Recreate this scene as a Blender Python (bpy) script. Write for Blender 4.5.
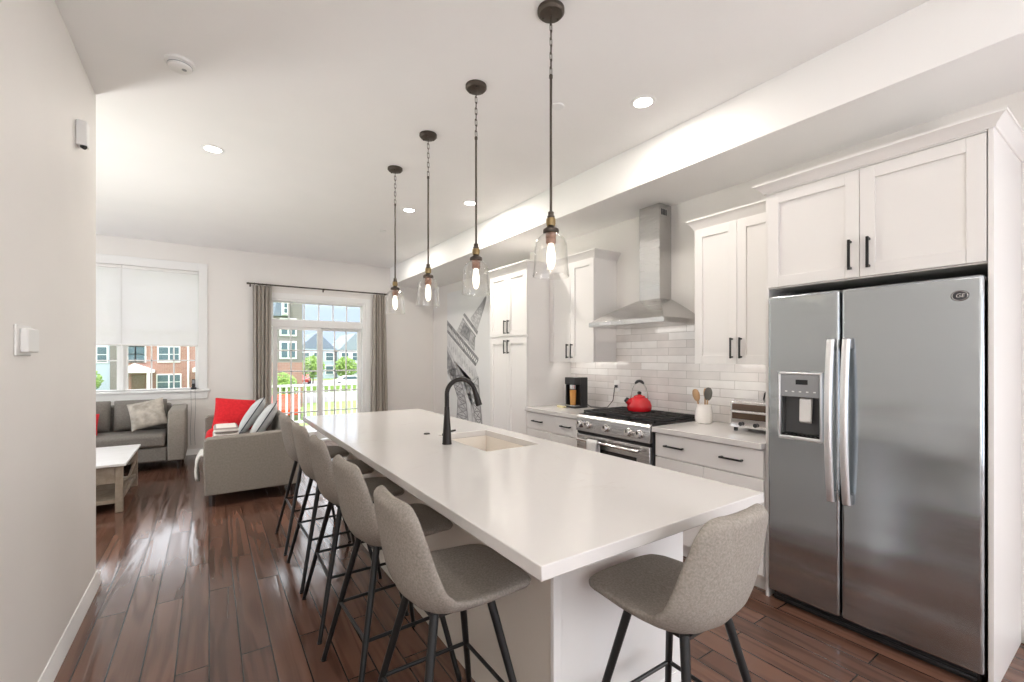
import bpy, math, random
from math import sin, cos, pi, radians as R, sqrt
from mathutils import Vector, Matrix
random.seed(7)
sc = bpy.context.scene
col = sc.collection
for _o in list(bpy.data.objects): bpy.data.objects.remove(_o)

# ------------------------------------------------------------------ camera, world, sun, fill lamps, exposure
cam_d = bpy.data.cameras.new('camera'); cam = bpy.data.objects.new('camera', cam_d); col.objects.link(cam)
cam_d.sensor_width = 36.0; cam_d.lens = 446.3/1024*36
cam_d.shift_y = (357.8-341)/1024
cam_d.clip_start = 0.03; cam_d.clip_end = 400
cam.location = (0, 0, 1.424); cam.rotation_euler = (R(90), 0, R(-34.16))
sc.camera = cam

world = bpy.data.worlds.new('sky'); sc.world = world; world.use_nodes = True
bg = world.node_tree.nodes['Background']
_t = world.node_tree; _g = _t.nodes.new('ShaderNodeTexCoord'); _s = _t.nodes.new('ShaderNodeSeparateXYZ'); _r = _t.nodes.new('ShaderNodeValToRGB')
_t.links.new(_g.outputs['Generated'], _s.inputs[0]); _t.links.new(_s.outputs[2], _r.inputs[0]); _t.links.new(_r.outputs[0], bg.inputs[0])
_e = _r.color_ramp.elements; _e[0].position = .10; _e[0].color = (.145, .178, .23, 1); _e[1].position = .30; _e[1].color = (.70, .72, .76, 1)   # blue near the horizon, bright cloud above
bg.inputs[1].default_value = 2.0

def lamp(name, kind, loc, energy, color=(1,1,1), rot=(0,0,0), **kw):
    d = bpy.data.lights.new(name, kind); d.energy = energy; d.color = color
    for k, v in kw.items(): setattr(d, k, v)
    o = bpy.data.objects.new(name, d); o.location = loc; o.rotation_euler = rot; col.objects.link(o)
    return o
WARM = (1.0, 0.93, 0.85); DAY = (0.96, 0.98, 1.0)
lamp('sun', 'SUN', (0, -20, 30), .8, (1.0, 0.96, 0.9), (R(38), 0, R(-35)), angle=R(3))
# fill lamps added outside the view to brighten the room, in daylight colour
lamp('rear_fill', 'AREA', (1.0, -3.15, 1.45), 4, (0.98, 0.98, 1.0), (R(108), 0, 0), shape='RECTANGLE', size=3.6, size_y=2.3)
lamp('dining_fill', 'AREA', (3.34, -2.0, 1.5), 34, (0.98, 0.98, 1.0), (R(95), 0, R(90)), shape='RECTANGLE', size=2.6, size_y=1.8)  # added to light the left wall; no window is built here
lamp('living_side_fill', 'AREA', (-4.15, 6.0, 1.5), 12, DAY, (R(108), 0, R(-90)), shape='RECTANGLE', size=3.0, size_y=1.9)
# added upward fill lamps that brighten the ceiling, out of the frame: one behind the camera, one in the living room beyond the left wall
lamp('ceiling_fill', 'AREA', (-.1, -1.7, .8), 20, (1.0, .97, .93), (R(180), 0, 0), shape='DISK', size=.4)
lamp('ceiling_fill', 'AREA', (-1.45, 4.75, .6), 17, (1.0, .98, .95), (R(180), 0, 0), shape='DISK', size=.4)

sc.view_settings.view_transform = 'Standard'; sc.view_settings.look = 'None'
sc.view_settings.gamma = 1.0; sc.view_settings.use_curve_mapping = False
sc.view_settings.exposure = 1.45
try:
    sc.cycles.use_denoising = True; sc.cycles.max_bounces = 10; sc.cycles.diffuse_bounces = 6
    sc.cycles.transparent_max_bounces = 16; sc.cycles.caustics_reflective = False; sc.cycles.caustics_refractive = False
    sc.cycles.sample_clamp_indirect = 6.0
except Exception: pass

# ------------------------------------------------------------------ materials
class NT:
    def __init__(s, name):
        s.m = bpy.data.materials.new(name); s.m.use_nodes = True; s.t = s.m.node_tree
        s.b = s.t.nodes['Principled BSDF']; s.out = s.t.nodes['Material Output']
    def n(s, typ, **kw):
        o = s.t.nodes.new(typ)
        for k, v in kw.items():
            if k.startswith('i_'): o.inputs[int(k[2:]) if k[2:].isdigit() else k[2:]].default_value = v
            else: setattr(o, k, v)
        return o
    def l(s, a, b): s.t.links.new(a, b)
    def coord(s, kind='Object', scale=(1,1,1), rot=(0,0,0)):
        tc = s.n('ShaderNodeTexCoord'); mp = s.n('ShaderNodeMapping')
        mp.inputs['Scale'].default_value = scale; mp.inputs['Rotation'].default_value = rot
        s.l(tc.outputs[kind], mp.inputs[0]); return mp.outputs[0]
    def noise(s, scale, detail=3, vec=None, rough=.5):
        o = s.n('ShaderNodeTexNoise'); o.inputs['Scale'].default_value = scale; o.inputs['Detail'].default_value = detail
        o.inputs['Roughness'].default_value = rough
        if vec is not None: s.l(vec, o.inputs['Vector'])
        return o
    def ramp(s, fac, stops):
        r = s.n('ShaderNodeValToRGB'); e = r.color_ramp.elements
        while len(e) < len(stops): e.new(.5)
        for i, (p, c) in enumerate(stops):
            e[i].position = p; e[i].color = (c[0], c[1], c[2], 1)
        s.l(fac, r.inputs[0]); return r.outputs[0]
    def bump(s, h, strength=.2, dist=.01):
        b = s.n('ShaderNodeBump'); b.inputs['Strength'].default_value = strength; b.inputs['Distance'].default_value = dist
        s.l(h, b.inputs['Height']); s.l(b.outputs[0], s.b.inputs['Normal'])
def P(name, colr, rough=.5, metal=0, spec=.5, **kw):
    a = NT(name); b = a.b
    b.inputs['Base Color'].default_value = (*colr, 1); b.inputs['Roughness'].default_value = rough
    b.inputs['Metallic'].default_value = metal; b.inputs['Specular IOR Level'].default_value = spec
    for k, v in kw.items(): b.inputs[k.replace('_', ' ')].default_value = v
    return a
def mottled(name, c1, c2, scale, rough=.8, bump=.1, bscale=None, vec_scale=(1,1,1), detail=4, metal=0, spec=.5, dist=.004):
    a = P(name, c1, rough, metal, spec); v = a.coord('Object', vec_scale)
    nz = a.noise(scale, detail, v); a.l(a.ramp(nz.outputs[0], [(.3, c1), (.7, c2)]), a.b.inputs['Base Color'])
    if bump:
        nb = a.noise(bscale or scale*3, 2, v); a.bump(nb.outputs[0], bump, dist)
    return a.m
M = {}
M['wall'] = mottled('wall_paint', (.82,.795,.765), (.835,.81,.78), 3, .6, .05, 120, dist=.001)
M['ceiling'] = mottled('ceiling_paint', (.90,.895,.885), (.92,.91,.90), 3, .7, .04, 120, dist=.001)
M['trim'] = P('white_trim_paint', (.86,.86,.85), .35).m
M['cab'] = P('white_cabinet_paint', (.81,.79,.77), .35).m
M['warm_cast_panel'] = P('island_panel_paint_warm_cast', (.74,.69,.62), .4).m  # island panel paint with a warm light cast put into its colour
M['panel'] = P('island_panel_paint', (.84,.83,.815), .4).m
M['black'] = P('black_metal', (.012,.012,.012), .38, .2).m
M['blackp'] = P('black_plastic', (.015,.015,.016), .3).m
M['iron'] = P('cast_iron', (.02,.02,.02), .55).m
M['bronze'] = P('dark_bronze', (.095,.078,.064), .42, .75).m
M['brass'] = P('antique_brass', (.30,.22,.11), .35, 1).m
M['copper'] = P('worn_copper_socket', (.36,.2,.14), .45, .7).m
M['faucet'] = P('matte_black_faucet', (.022,.018,.016), .35, .5).m
M['white'] = P('white_plastic', (.84,.83,.81), .35).m
M['ceramic'] = P('white_ceramic', (.86,.83,.79), .2).m
M['sink'] = P('white_fireclay_sink', (.84,.79,.72), .25).m
M['grey_plastic'] = P('grey_plastic', (.30,.31,.32), .35).m
M['dark_grey'] = P('dark_grey_metal', (.05,.05,.055), .45, .3).m
M['chrome'] = P('polished_steel', (.75,.74,.73), .12, 1).m
M['handle'] = P('satin_steel_handle', (.86,.86,.87), .38, 1).m
M['red_enamel'] = P('red_enamel', (.62,.012,.02), .12, 0, .6).m
M['red_fabric'] = mottled('red_fabric', (.62,.012,.02), (.75,.02,.03), 40, .9, .25, 120)
M['wood_util'] = mottled('utensil_wood', (.45,.27,.14), (.55,.36,.2), 8, .6, 0, vec_scale=(1,1,.1))
M['silicone'] = P('grey_silicone', (.12,.115,.10), .5).m
M['towel'] = mottled('white_towel', (.78,.77,.75), (.86,.85,.83), 60, .95, .3, 200)
M['amber'] = P('amber_plastic', (.55,.26,.07), .15, Alpha=1.0).m
M['yellow'] = P('pale_yellow_plastic', (.72,.66,.38), .3).m
M['screen'] = P('dark_display', (.02,.022,.025), .1).m
M['ovenglass'] = P('dark_oven_glass', (.015,.013,.012), .06).m
M['toasterglass'] = P('brown_oven_glass', (.10,.065,.045), .06, 0, .8).m
M['leg_wood'] = P('dark_wood_leg', (.03,.02,.016), .4).m
M['light_trim'] = P('white_light_trim', (.85,.85,.84), .3).m

def steel(name, c, rough, stretch):
    a = P(name, c, rough, 1); v = a.coord('Object', stretch)
    nz = a.noise(1.0, 3, v)
    mr = a.n('ShaderNodeMapRange', i_3=rough-.05, i_4=rough+.06); a.l(nz.outputs[0], mr.inputs[0]); a.l(mr.outputs[0], a.b.inputs['Roughness'])
    v2 = a.coord('Object', (.6, .5, 3.2)); n2 = a.noise(1.5, 1, v2); a.bump(n2.outputs[0], .5, .022)
    a.b.inputs['Anisotropic'].default_value = .2
    return a.m
M['fridge'] = steel('brushed_stainless_fridge', (.52,.56,.585), .19, (4, 4, 500))
M['steel'] = steel('brushed_stainless', (.56,.55,.54), .26, (400, 4, 400))

def quartz():
    a = P('white_quartz', (.58,.562,.545), .10, 0, .55); v = a.coord('Object')
    n1 = a.noise(1.7, 5, v, .6); w = a.n('ShaderNodeTexNoise'); w.inputs['Scale'].default_value = 2.3; w.inputs['Detail'].default_value = 6
    w.inputs['Distortion'].default_value = 1.6; a.l(v, w.inputs['Vector'])
    vein = a.ramp(w.outputs[0], [(.485,(0,0,0)), (.5,(1,1,1)), (.515,(0,0,0))])
    sp = a.ramp(n1.outputs[0], [(.48,(0,0,0)), (.62,(1,1,1))])
    mul = a.n('ShaderNodeMath', operation='MULTIPLY'); a.l(vein, mul.inputs[0]); a.l(sp, mul.inputs[1])
    m2 = a.n('ShaderNodeMath', operation='MULTIPLY'); a.l(mul.outputs[0], m2.inputs[0]); m2.inputs[1].default_value = .45
    mx = a.n('ShaderNodeMix', data_type='RGBA'); a.l(m2.outputs[0], mx.inputs[0])
    mx.inputs[6].default_value = (.68,.66,.64,1); mx.inputs[7].default_value = (.58,.54,.50,1)
    a.l(mx.outputs[2], a.b.inputs['Base Color']); return a.m
M['quartz'] = quartz()

def swiz(a, order, kind='Object'):
    tc = a.n('ShaderNodeTexCoord'); sp = a.n('ShaderNodeSeparateXYZ'); cb = a.n('ShaderNodeCombineXYZ')
    a.l(tc.outputs[kind], sp.inputs[0])
    for i, k in enumerate(order): a.l(sp.outputs[k], cb.inputs[i])
    return cb.outputs[0]
def floor_mat():
    a = P('dark_hardwood_planks', (.06,.03,.02), .3, 0, .7)
    v = swiz(a, 'YXZ')
    br = a.n('ShaderNodeTexBrick'); a.l(v, br.inputs['Vector'])
    br.offset = .37; br.offset_frequency = 2
    br.inputs['Color1'].default_value = (0,0,0,1); br.inputs['Color2'].default_value = (1,1,1,1); br.inputs['Mortar'].default_value = (.5,.5,.5,1)
    br.inputs['Scale'].default_value = 1; br.inputs['Mortar Size'].default_value = .0034; br.inputs['Mortar Smooth'].default_value = .2
    br.inputs['Brick Width'].default_value = 1.25; br.inputs['Row Height'].default_value = .127
    # grain: each plank shifts the pattern
    sx = a.n('ShaderNodeVectorMath', operation='MULTIPLY_ADD'); a.l(br.outputs['Color'], sx.inputs[0]); sx.inputs[1].default_value = (7.3, 3.1, 5.7); a.l(v, sx.inputs[2])
    mp = a.n('ShaderNodeMapping'); mp.inputs['Scale'].default_value = (.7, 10, 1); a.l(sx.outputs[0], mp.inputs[0])
    nz = a.noise(1.0, 1, mp.outputs[0]); nz.inputs['Distortion'].default_value = .6
    fr_ = a.n('ShaderNodeMath', operation='MULTIPLY'); a.l(nz.outputs[0], fr_.inputs[0]); fr_.inputs[1].default_value = 22
    sn = a.n('ShaderNodeMath', operation='SINE'); a.l(fr_.outputs[0], sn.inputs[0])
    cg = a.n('ShaderNodeMapRange', i_1=-1.0, i_2=1.0); a.l(sn.outputs[0], cg.inputs[0])
    mpf = a.n('ShaderNodeMapping'); mpf.inputs['Scale'].default_value = (5, 150, 1); a.l(sx.outputs[0], mpf.inputs[0])
    nf = a.noise(1.0, 3, mpf.outputs[0])
    base = a.ramp(br.outputs['Color'], [(0,(.105,.052,.036)), (.5,(.135,.067,.046)), (1,(.165,.083,.057))])
    gm = a.n('ShaderNodeMath', operation='MULTIPLY_ADD'); a.l(nf.outputs[0], gm.inputs[0]); gm.inputs[1].default_value = .6; a.l(cg.outputs[0], gm.inputs[2])
    mx = a.n('ShaderNodeMix', data_type='RGBA', blend_type='MULTIPLY'); mx.inputs[0].default_value = .8
    a.l(base, mx.inputs[6]); a.l(a.ramp(gm.outputs[0], [(.1,(.62,.61,.60)), (1.0,(1.22,1.20,1.18))]), mx.inputs[7])
    m3 = a.n('ShaderNodeMix', data_type='RGBA'); a.l(br.outputs['Fac'], m3.inputs[0]); a.l(mx.outputs[2], m3.inputs[6]); m3.inputs[7].default_value = (.012,.008,.006,1)
    a.l(m3.outputs[2], a.b.inputs['Base Color'])
    mr = a.n('ShaderNodeMapRange', i_3=.10, i_4=.22); a.l(cg.outputs[0], mr.inputs[0]); a.l(mr.outputs[0], a.b.inputs['Roughness'])
    h = a.n('ShaderNodeMath', operation='MULTIPLY_ADD'); a.l(nf.outputs[0], h.inputs[0]); h.inputs[1].default_value = .5; a.l(cg.outputs[0], h.inputs[2])
    h2 = a.n('ShaderNodeMath', operation='MULTIPLY_ADD'); a.l(br.outputs['Fac'], h2.inputs[0]); h2.inputs[1].default_value = -5; a.l(h.outputs[0], h2.inputs[2])
    a.bump(h2.outputs[0], .4, .0012); return a.m
M['floor'] = floor_mat()
def tile_mat():
    a = P('glazed_subway_tile', (.7,.66,.62), .18, 0, .55); v = swiz(a, 'YZX')
    mp = a.n('ShaderNodeMapping'); mp.inputs['Location'].default_value = (.1, -.914, 0); a.l(v, mp.inputs[0])
    br = a.n('ShaderNodeTexBrick'); a.l(mp.outputs[0], br.inputs['Vector']); br.offset = .4
    br.inputs['Color1'].default_value = (0,0,0,1); br.inputs['Color2'].default_value = (1,1,1,1); br.inputs['Mortar'].default_value = (.5,.5,.5,1)
    br.inputs['Scale'].default_value = 1; br.inputs['Mortar Size'].default_value = .0022; br.inputs['Brick Width'].default_value = .30; br.inputs['Row Height'].default_value = .0665
    c = a.ramp(br.outputs['Color'], [(0,(.68,.635,.61)), (.5,(.79,.75,.725)), (1,(.88,.86,.84))])
    nz = a.noise(9, 3, v); mx = a.n('ShaderNodeMix', data_type='RGBA', blend_type='MULTIPLY'); mx.inputs[0].default_value = .5
    a.l(c, mx.inputs[6]); a.l(a.ramp(nz.outputs[0], [(.3,(.86,.85,.85)), (.7,(1.05,1.05,1.05))]), mx.inputs[7])
    m3 = a.n('ShaderNodeMix', data_type='RGBA'); a.l(br.outputs['Fac'], m3.inputs[0]); a.l(mx.outputs[2], m3.inputs[6]); m3.inputs[7].default_value = (.5,.47,.44,1)
    a.l(m3.outputs[2], a.b.inputs['Base Color'])
    h = a.n('ShaderNodeMath', operation='MULTIPLY_ADD'); a.l(br.outputs['Fac'], h.inputs[0]); h.inputs[1].default_value = -1.2; a.l(nz.outputs[0], h.inputs[2])
    a.bump(h.outputs[0], .3, .004); return a.m
M['tile'] = tile_mat()
M['stool'] = mottled('grey_felt_upholstery', (.25,.222,.195), (.36,.328,.29), 150, .95, .25, 300, detail=6, spec=.2)
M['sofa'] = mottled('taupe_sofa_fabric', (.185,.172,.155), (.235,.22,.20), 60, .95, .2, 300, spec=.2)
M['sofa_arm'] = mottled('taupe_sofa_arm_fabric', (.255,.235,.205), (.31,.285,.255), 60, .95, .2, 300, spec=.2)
M['piping'] = P('dark_piping', (.055,.06,.07), .9).m
M['curtain'] = mottled('taupe_curtain_linen', (.36,.325,.285), (.42,.38,.335), 50, .95, .2, 300)
M['beige_pillow'] = mottled('beige_pattern_pillow', (.33,.30,.26), (.55,.51,.45), 14, .95, .3, 90, detail=2)
M['grey_pillow'] = mottled('pale_grey_pillow', (.56,.58,.585), (.64,.655,.66), 20, .9, .15, 120)
M['knit'] = mottled('white_knit_throw', (.62,.61,.57), (.82,.81,.78), 45, .95, .8, 60)
def stripe_mat():
    a = P('striped_blanket', (.8,.75,.7), .95); v = a.coord('Object')
    sp = a.n('ShaderNodeSeparateXYZ'); a.l(v, sp.inputs[0])
    m = a.n('ShaderNodeMath', operation='MULTIPLY'); a.l(sp.outputs[2], m.inputs[0]); m.inputs[1].default_value = 28
    f = a.n('ShaderNodeMath', operation='FRACT'); a.l(m.outputs[0], f.inputs[0])
    a.l(a.ramp(f.outputs[0], [(.0,(.80,.76,.71)), (.55,(.80,.76,.71)), (.62,(.33,.28,.26)), (.9,(.36,.30,.28))]), a.b.inputs['Base Color'])
    return a.m
M['stripe'] = stripe_mat()
M['table_top'] = mottled('whitewashed_table_top', (.66,.65,.64), (.74,.73,.72), 5, .3, .05, 60, vec_scale=(1,8,1))
M['table_wood'] = mottled('weathered_oak', (.25,.20,.15), (.36,.30,.235), 7, .6, .15, 60, vec_scale=(3,3,3))
def glass_mat(name, tint=(1,1,1), ior=.5, lo=.03):
    a = NT(name); t = a.n('ShaderNodeBsdfTransparent'); t.inputs[0].default_value = (*tint, 1)
    g = a.n('ShaderNodeBsdfGlossy'); g.inputs['Roughness'].default_value = .03
    lw = a.n('ShaderNodeLayerWeight'); lw.inputs[0].default_value = .5
    pw = a.n('ShaderNodeMath', operation='POWER'); a.l(lw.outputs['Facing'], pw.inputs[0]); pw.inputs[1].default_value = 3
    fr = a.n('ShaderNodeMapRange', i_3=lo, i_4=ior); a.l(pw.outputs[0], fr.inputs[0])
    mx = a.n('ShaderNodeMixShader'); a.l(fr.outputs[0], mx.inputs[0]); a.l(t.outputs[0], mx.inputs[1]); a.l(g.outputs[0], mx.inputs[2])
    a.l(mx.outputs[0], a.out.inputs['Surface']); return a.m
M['glass'] = glass_mat('window_glass', (.98,.985,.985), .5)
M['shade_glass'] = glass_mat('clear_shade_glass', (.985,.982,.975), .85, .07)
M['bulb_glass'] = glass_mat('bulb_glass', (1.0,.97,.92), .25)
def emis(name, c, s):
    a = NT(name); e = a.n('ShaderNodeEmission'); e.inputs[0].default_value = (*c, 1); e.inputs[1].default_value = s
    a.l(e.outputs[0], a.out.inputs['Surface']); return a.m
M['filament'] = emis('glowing_filament', (1.0,.80,.48), 10)
M['glow_bulb'] = emis('glowing_bulb', (1.0,.88,.68), 1.5)
M['downlight'] = emis('downlight_lens', (1.0,.96,.9), 6)
def blind_mat():
    a = NT('white_cellular_shade'); d = a.n('ShaderNodeBsdfDiffuse'); d.inputs[0].default_value = (.93,.93,.935,1)
    t = a.n('ShaderNodeBsdfTranslucent'); t.inputs[0].default_value = (.95,.95,.96,1)
    mx = a.n('ShaderNodeMixShader'); mx.inputs[0].default_value = .22
    a.l(d.outputs[0], mx.inputs[1]); a.l(t.outputs[0], mx.inputs[2]); a.l(mx.outputs[0], a.out.inputs['Surface']); return a.m
M['blind'] = blind_mat()
M['print_white'] = P('mural_white_print', (.82,.82,.82), .5).m
M['print_light'] = mottled('mural_pale_print', (.62,.62,.63), (.80,.80,.80), 9, .5, 0)
M['print_mid'] = mottled('mural_grey_print', (.45,.45,.46), (.68,.68,.69), 12, .5, 0)
M['print_dark'] = mottled('mural_dark_print', (.17,.17,.18), (.42,.42,.43), 16, .5, 0)
# outdoors
M['grass'] = mottled('lawn_grass', (.20,.31,.08), (.29,.40,.12), 2, .95, .3, 20)
M['road'] = mottled('pale_pavement', (.30,.29,.28), (.35,.34,.33), 1, .9, 0)
M['deck'] = mottled('grey_deck_boards', (.34,.32,.30), (.42,.40,.37), 4, .8, 0)
M['rail'] = P('white_vinyl_railing', (.84,.84,.84), .4).m
def brick_mat():
    a = P('red_brick', (.3,.13,.09), .9); v = swiz(a, 'XZY')
    br = a.n('ShaderNodeTexBrick'); a.l(v, br.inputs['Vector']); br.inputs['Scale'].default_value = 1
    br.inputs['Brick Width'].default_value = .4; br.inputs['Row Height'].default_value = .14; br.inputs['Mortar Size'].default_value = .012
    br.inputs['Color1'].default_value = (.34,.175,.13,1); br.inputs['Color2'].default_value = (.29,.145,.11,1); br.inputs['Mortar'].default_value = (.38,.28,.24,1)
    a.l(br.outputs[0], a.b.inputs['Base Color']); return a.m
M['brick'] = brick_mat()
def siding(name, c):
    a = P(name, c, .7); v = a.coord('Object'); sp = a.n('ShaderNodeSeparateXYZ'); a.l(v, sp.inputs[0])
    m = a.n('ShaderNodeMath', operation='MULTIPLY'); a.l(sp.outputs[2], m.inputs[0]); m.inputs[1].default_value = 5
    f = a.n('ShaderNodeMath', operation='FRACT'); a.l(m.outputs[0], f.inputs[0]); a.bump(f.outputs[0], .4, .03); return a.m
M['tan_siding'] = siding('tan_siding', (.40,.33,.26))
M['taupe_siding'] = siding('taupe_siding', (.20,.185,.17))
M['blue_siding'] = siding('pale_blue_siding', (.40,.47,.55))
M['white_siding'] = siding('white_siding', (.50,.55,.60))
M['slate'] = siding('slate_roof', (.17,.21,.27))
M['grey_roof'] = siding('grey_green_roof', (.25,.30,.33))
M['housewin'] = P('house_window_glass', (.08,.13,.15), .1).m
M['leaf'] = mottled('green_foliage', (.17,.31,.06), (.32,.46,.11), 6, .9, .5, 12)
M['bark'] = P('bark', (.12,.08,.05), .9).m
M['carred'] = P('red_car_paint', (.55,.03,.02), .25).m
M['carorange'] = P('orange_red_car_paint', (.62,.07,.03), .25).m
M['carwhite'] = P('white_car_paint', (.8,.8,.8), .25).m
M['tyre'] = P('tyre_rubber', (.02,.02,.02), .8).m
M['door_brown'] = P('brown_door', (.16,.11,.06), .5).m

# ------------------------------------------------------------------ mesh builder
class MB:
    def __init__(s): s.v = []; s.f = []
    def add(s, vs, fs):
        o = len(s.v); s.v += [tuple(p) for p in vs]; s.f += [tuple(i+o for i in f) for f in fs]; return s
    def box(s, x0, x1, y0, y1, z0, z1):
        x0, x1 = min(x0,x1), max(x0,x1); y0, y1 = min(y0,y1), max(y0,y1); z0, z1 = min(z0,z1), max(z0,z1)
        return s.add([(x0,y0,z0),(x1,y0,z0),(x1,y1,z0),(x0,y1,z0),(x0,y0,z1),(x1,y0,z1),(x1,y1,z1),(x0,y1,z1)],
                     [(3,2,1,0),(4,5,6,7),(0,1,5,4),(1,2,6,5),(2,3,7,6),(3,0,4,7)])
    def tube(s, pts, r, n=10, caps=True, closed=False):
        pts = [Vector(p) for p in pts]; m = len(pts); rs = r if isinstance(r, (list, tuple)) else [r]*m
        rings = []; up = None
        for i, p in enumerate(pts):
            if closed: t = (pts[(i+1) % m]-pts[i-1]).normalized()
            else: t = (pts[min(i+1,m-1)]-pts[max(i-1,0)]).normalized()
            if up is None:
                up = Vector((0,0,1)) if abs(t.z) < .9 else Vector((1,0,0))
            a = (up - t*up.dot(t)).normalized(); b = t.cross(a); up = a
            rings.append([p + (a*cos(2*pi*k/n)+b*sin(2*pi*k/n))*rs[i] for k in range(n)])
        vs = [q for rg in rings for q in rg]; fs = []
        mm = m if closed else m-1
        for i in range(mm):
            j = (i+1) % m
            for k in range(n):
                k2 = (k+1) % n; fs.append((i*n+k, i*n+k2, j*n+k2, j*n+k))
        if caps and not closed:
            fs.append(tuple(reversed(range(n)))); fs.append(tuple(range((m-1)*n, m*n)))
        return s.add(vs, fs)
    def cyl(s, p0, p1, r0, r1=None, n=16): return s.tube([p0, p1], [r0, r1 if r1 is not None else r0], n)
    def lathe(s, prof, c=(0,0,0), n=32, axis='Z', cap=True):
        vs = []; m = len(prof)
        for (r, z) in prof:
            for k in range(n):
                a = 2*pi*k/n; p = (r*cos(a), r*sin(a), z)
                if axis == 'X': p = (p[2], p[0], p[1])
                if axis == 'Y': p = (p[1], p[2], p[0])
                vs.append((c[0]+p[0], c[1]+p[1], c[2]+p[2]))
        fs = []
        for i in range(m-1):
            for k in range(n):
                k2 = (k+1) % n; fs.append((i*n+k, i*n+k2, (i+1)*n+k2, (i+1)*n+k))
        if cap:
            if prof[0][0] > 1e-5: fs.append(tuple(reversed(range(n))))
            if prof[-1][0] > 1e-5: fs.append(tuple(range((m-1)*n, m*n)))
        return s.add(vs, fs)
    def prism(s, poly, axis, a0, a1):
        f = {'X': lambda u, v, w: (w, u, v), 'Y': lambda u, v, w: (u, w, v), 'Z': lambda u, v, w: (u, v, w)}[axis]
        n = len(poly); vs = [f(u, v, a0) for u, v in poly]+[f(u, v, a1) for u, v in poly]
        fs = [tuple(reversed(range(n))), tuple(range(n, 2*n))]+[(i, (i+1) % n, n+(i+1) % n, n+i) for i in range(n)]
        return s.add(vs, fs)
    def loft(s, rings, caps=True):
        n = len(rings[0]); vs = [p for r in rings for p in r]; fs = []
        for i in range(len(rings)-1):
            for k in range(n):
                k2 = (k+1) % n; fs.append((i*n+k, i*n+k2, (i+1)*n+k2, (i+1)*n+k))
        if caps: fs += [tuple(reversed(range(n))), tuple(range((len(rings)-1)*n, len(rings)*n))]
        return s.add(vs, fs)
    def sheet(s, fn, nu, nv, thick=None):
        vs = [fn(i/nu, j/nv) for i in range(nu+1) for j in range(nv+1)]
        fs = [(i*(nv+1)+j, (i+1)*(nv+1)+j, (i+1)*(nv+1)+j+1, i*(nv+1)+j+1) for i in range(nu) for j in range(nv)]
        return s.add(vs, fs)
    def cushion(s, c, size, puff=.6, rot=None, n=14, pinch=.0, seed=0):
        # soft square cushion: sx, sy the square, sz the thickness; rot is a Matrix
        rnd = random.Random(seed); sx, sy, sz = size; rot = rot or Matrix.Identity(3); c = Vector(c)
        top = []; bot = []
        for i in range(n+1):
            for j in range(n+1):
                u = 2*i/n-1; v = 2*j/n-1
                e = max(0, (1-abs(u)**2.6)*(1-abs(v)**2.6))**.42
                pu = u*(1-pinch*(1-v*v)*abs(u)); pv = v*(1-pinch*(1-u*u)*abs(v))
                h = (.5*sz)*e*(1+.05*sin(7*u+seed)*cos(5*v+2*seed))
                top.append(c+rot@Vector((pu*sx/2, pv*sy/2, h))); bot.append(c+rot@Vector((pu*sx/2, pv*sy/2, -h)))
        N = n+1; fs = [(i*N+j, (i+1)*N+j, (i+1)*N+j+1, i*N+j+1) for i in range(n) for j in range(n)]
        o = len(top); fs += [(o+i*N+j, o+i*N+j+1, o+(i+1)*N+j+1, o+(i+1)*N+j) for i in range(n) for j in range(n)]
        return s.add(top+bot, fs)
    def build(s, name, mat, root=None, bevel=0, seg=2, sub=0, origin=None, sharp=35, weld=False, solid=0):
        o = Vector(origin) if origin is not None else (world_loc(root) if root is not None else Vector((0,0,0)))
        me = bpy.data.meshes.new(name); me.from_pydata([tuple(Vector(p)-o) for p in s.v], [], s.f); me.update()
        import bmesh
        bm = bmesh.new(); bm.from_mesh(me)
        if weld: bmesh.ops.remove_doubles(bm, verts=bm.verts, dist=1e-5)
        bmesh.ops.recalc_face_normals(bm, faces=bm.faces); bm.to_mesh(me); bm.free()
        me.materials.append(M[mat] if isinstance(mat, str) else mat)
        me.shade_smooth(); me.set_sharp_from_angle(angle=R(sharp))
        ob = bpy.data.objects.new(name, me); col.objects.link(ob)
        if root is not None: ob.parent = root
        elif origin is not None: ob.location = origin
        if solid:
            md = ob.modifiers.new('solid', 'SOLIDIFY'); md.thickness = solid; md.offset = 0
        if bevel:
            md = ob.modifiers.new('bevel', 'BEVEL'); md.width = bevel; md.segments = seg; md.limit_method = 'ANGLE'; md.angle_limit = R(40)
            md.harden_normals = False
        if sub:
            md = ob.modifiers.new('sub', 'SUBSURF'); md.levels = sub; md.render_levels = sub
        return ob
def world_loc(o):
    v = Vector((0,0,0))
    while o is not None: v += o.location; o = o.parent
    return v
def tag(o, label, cat, group=None, kind=None):
    o['label'] = label; o['category'] = cat
    if group: o['group'] = group
    if kind: o['kind'] = kind
    return o
def thing(name, label, cat, loc=(0,0,0), group=None):
    o = bpy.data.objects.new(name, None); o.empty_display_size = .1; col.objects.link(o); o.location = loc
    return tag(o, label, cat, group)
def struct(name, loc=(0,0,0)):
    o = bpy.data.objects.new(name, None); o.empty_display_size = .1; col.objects.link(o); o.location = loc; o['kind'] = 'structure'; return o
def sbuild(mb, name, mat, **kw):
    o = mb.build(name, mat, **kw); o['kind'] = 'structure'; return o
def copy_tree(o, parent=None):
    c = o.copy(); col.objects.link(c)
    if parent is not None: c.parent = parent
    for ch in list(o.children): copy_tree(ch, c)
    return c

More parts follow.
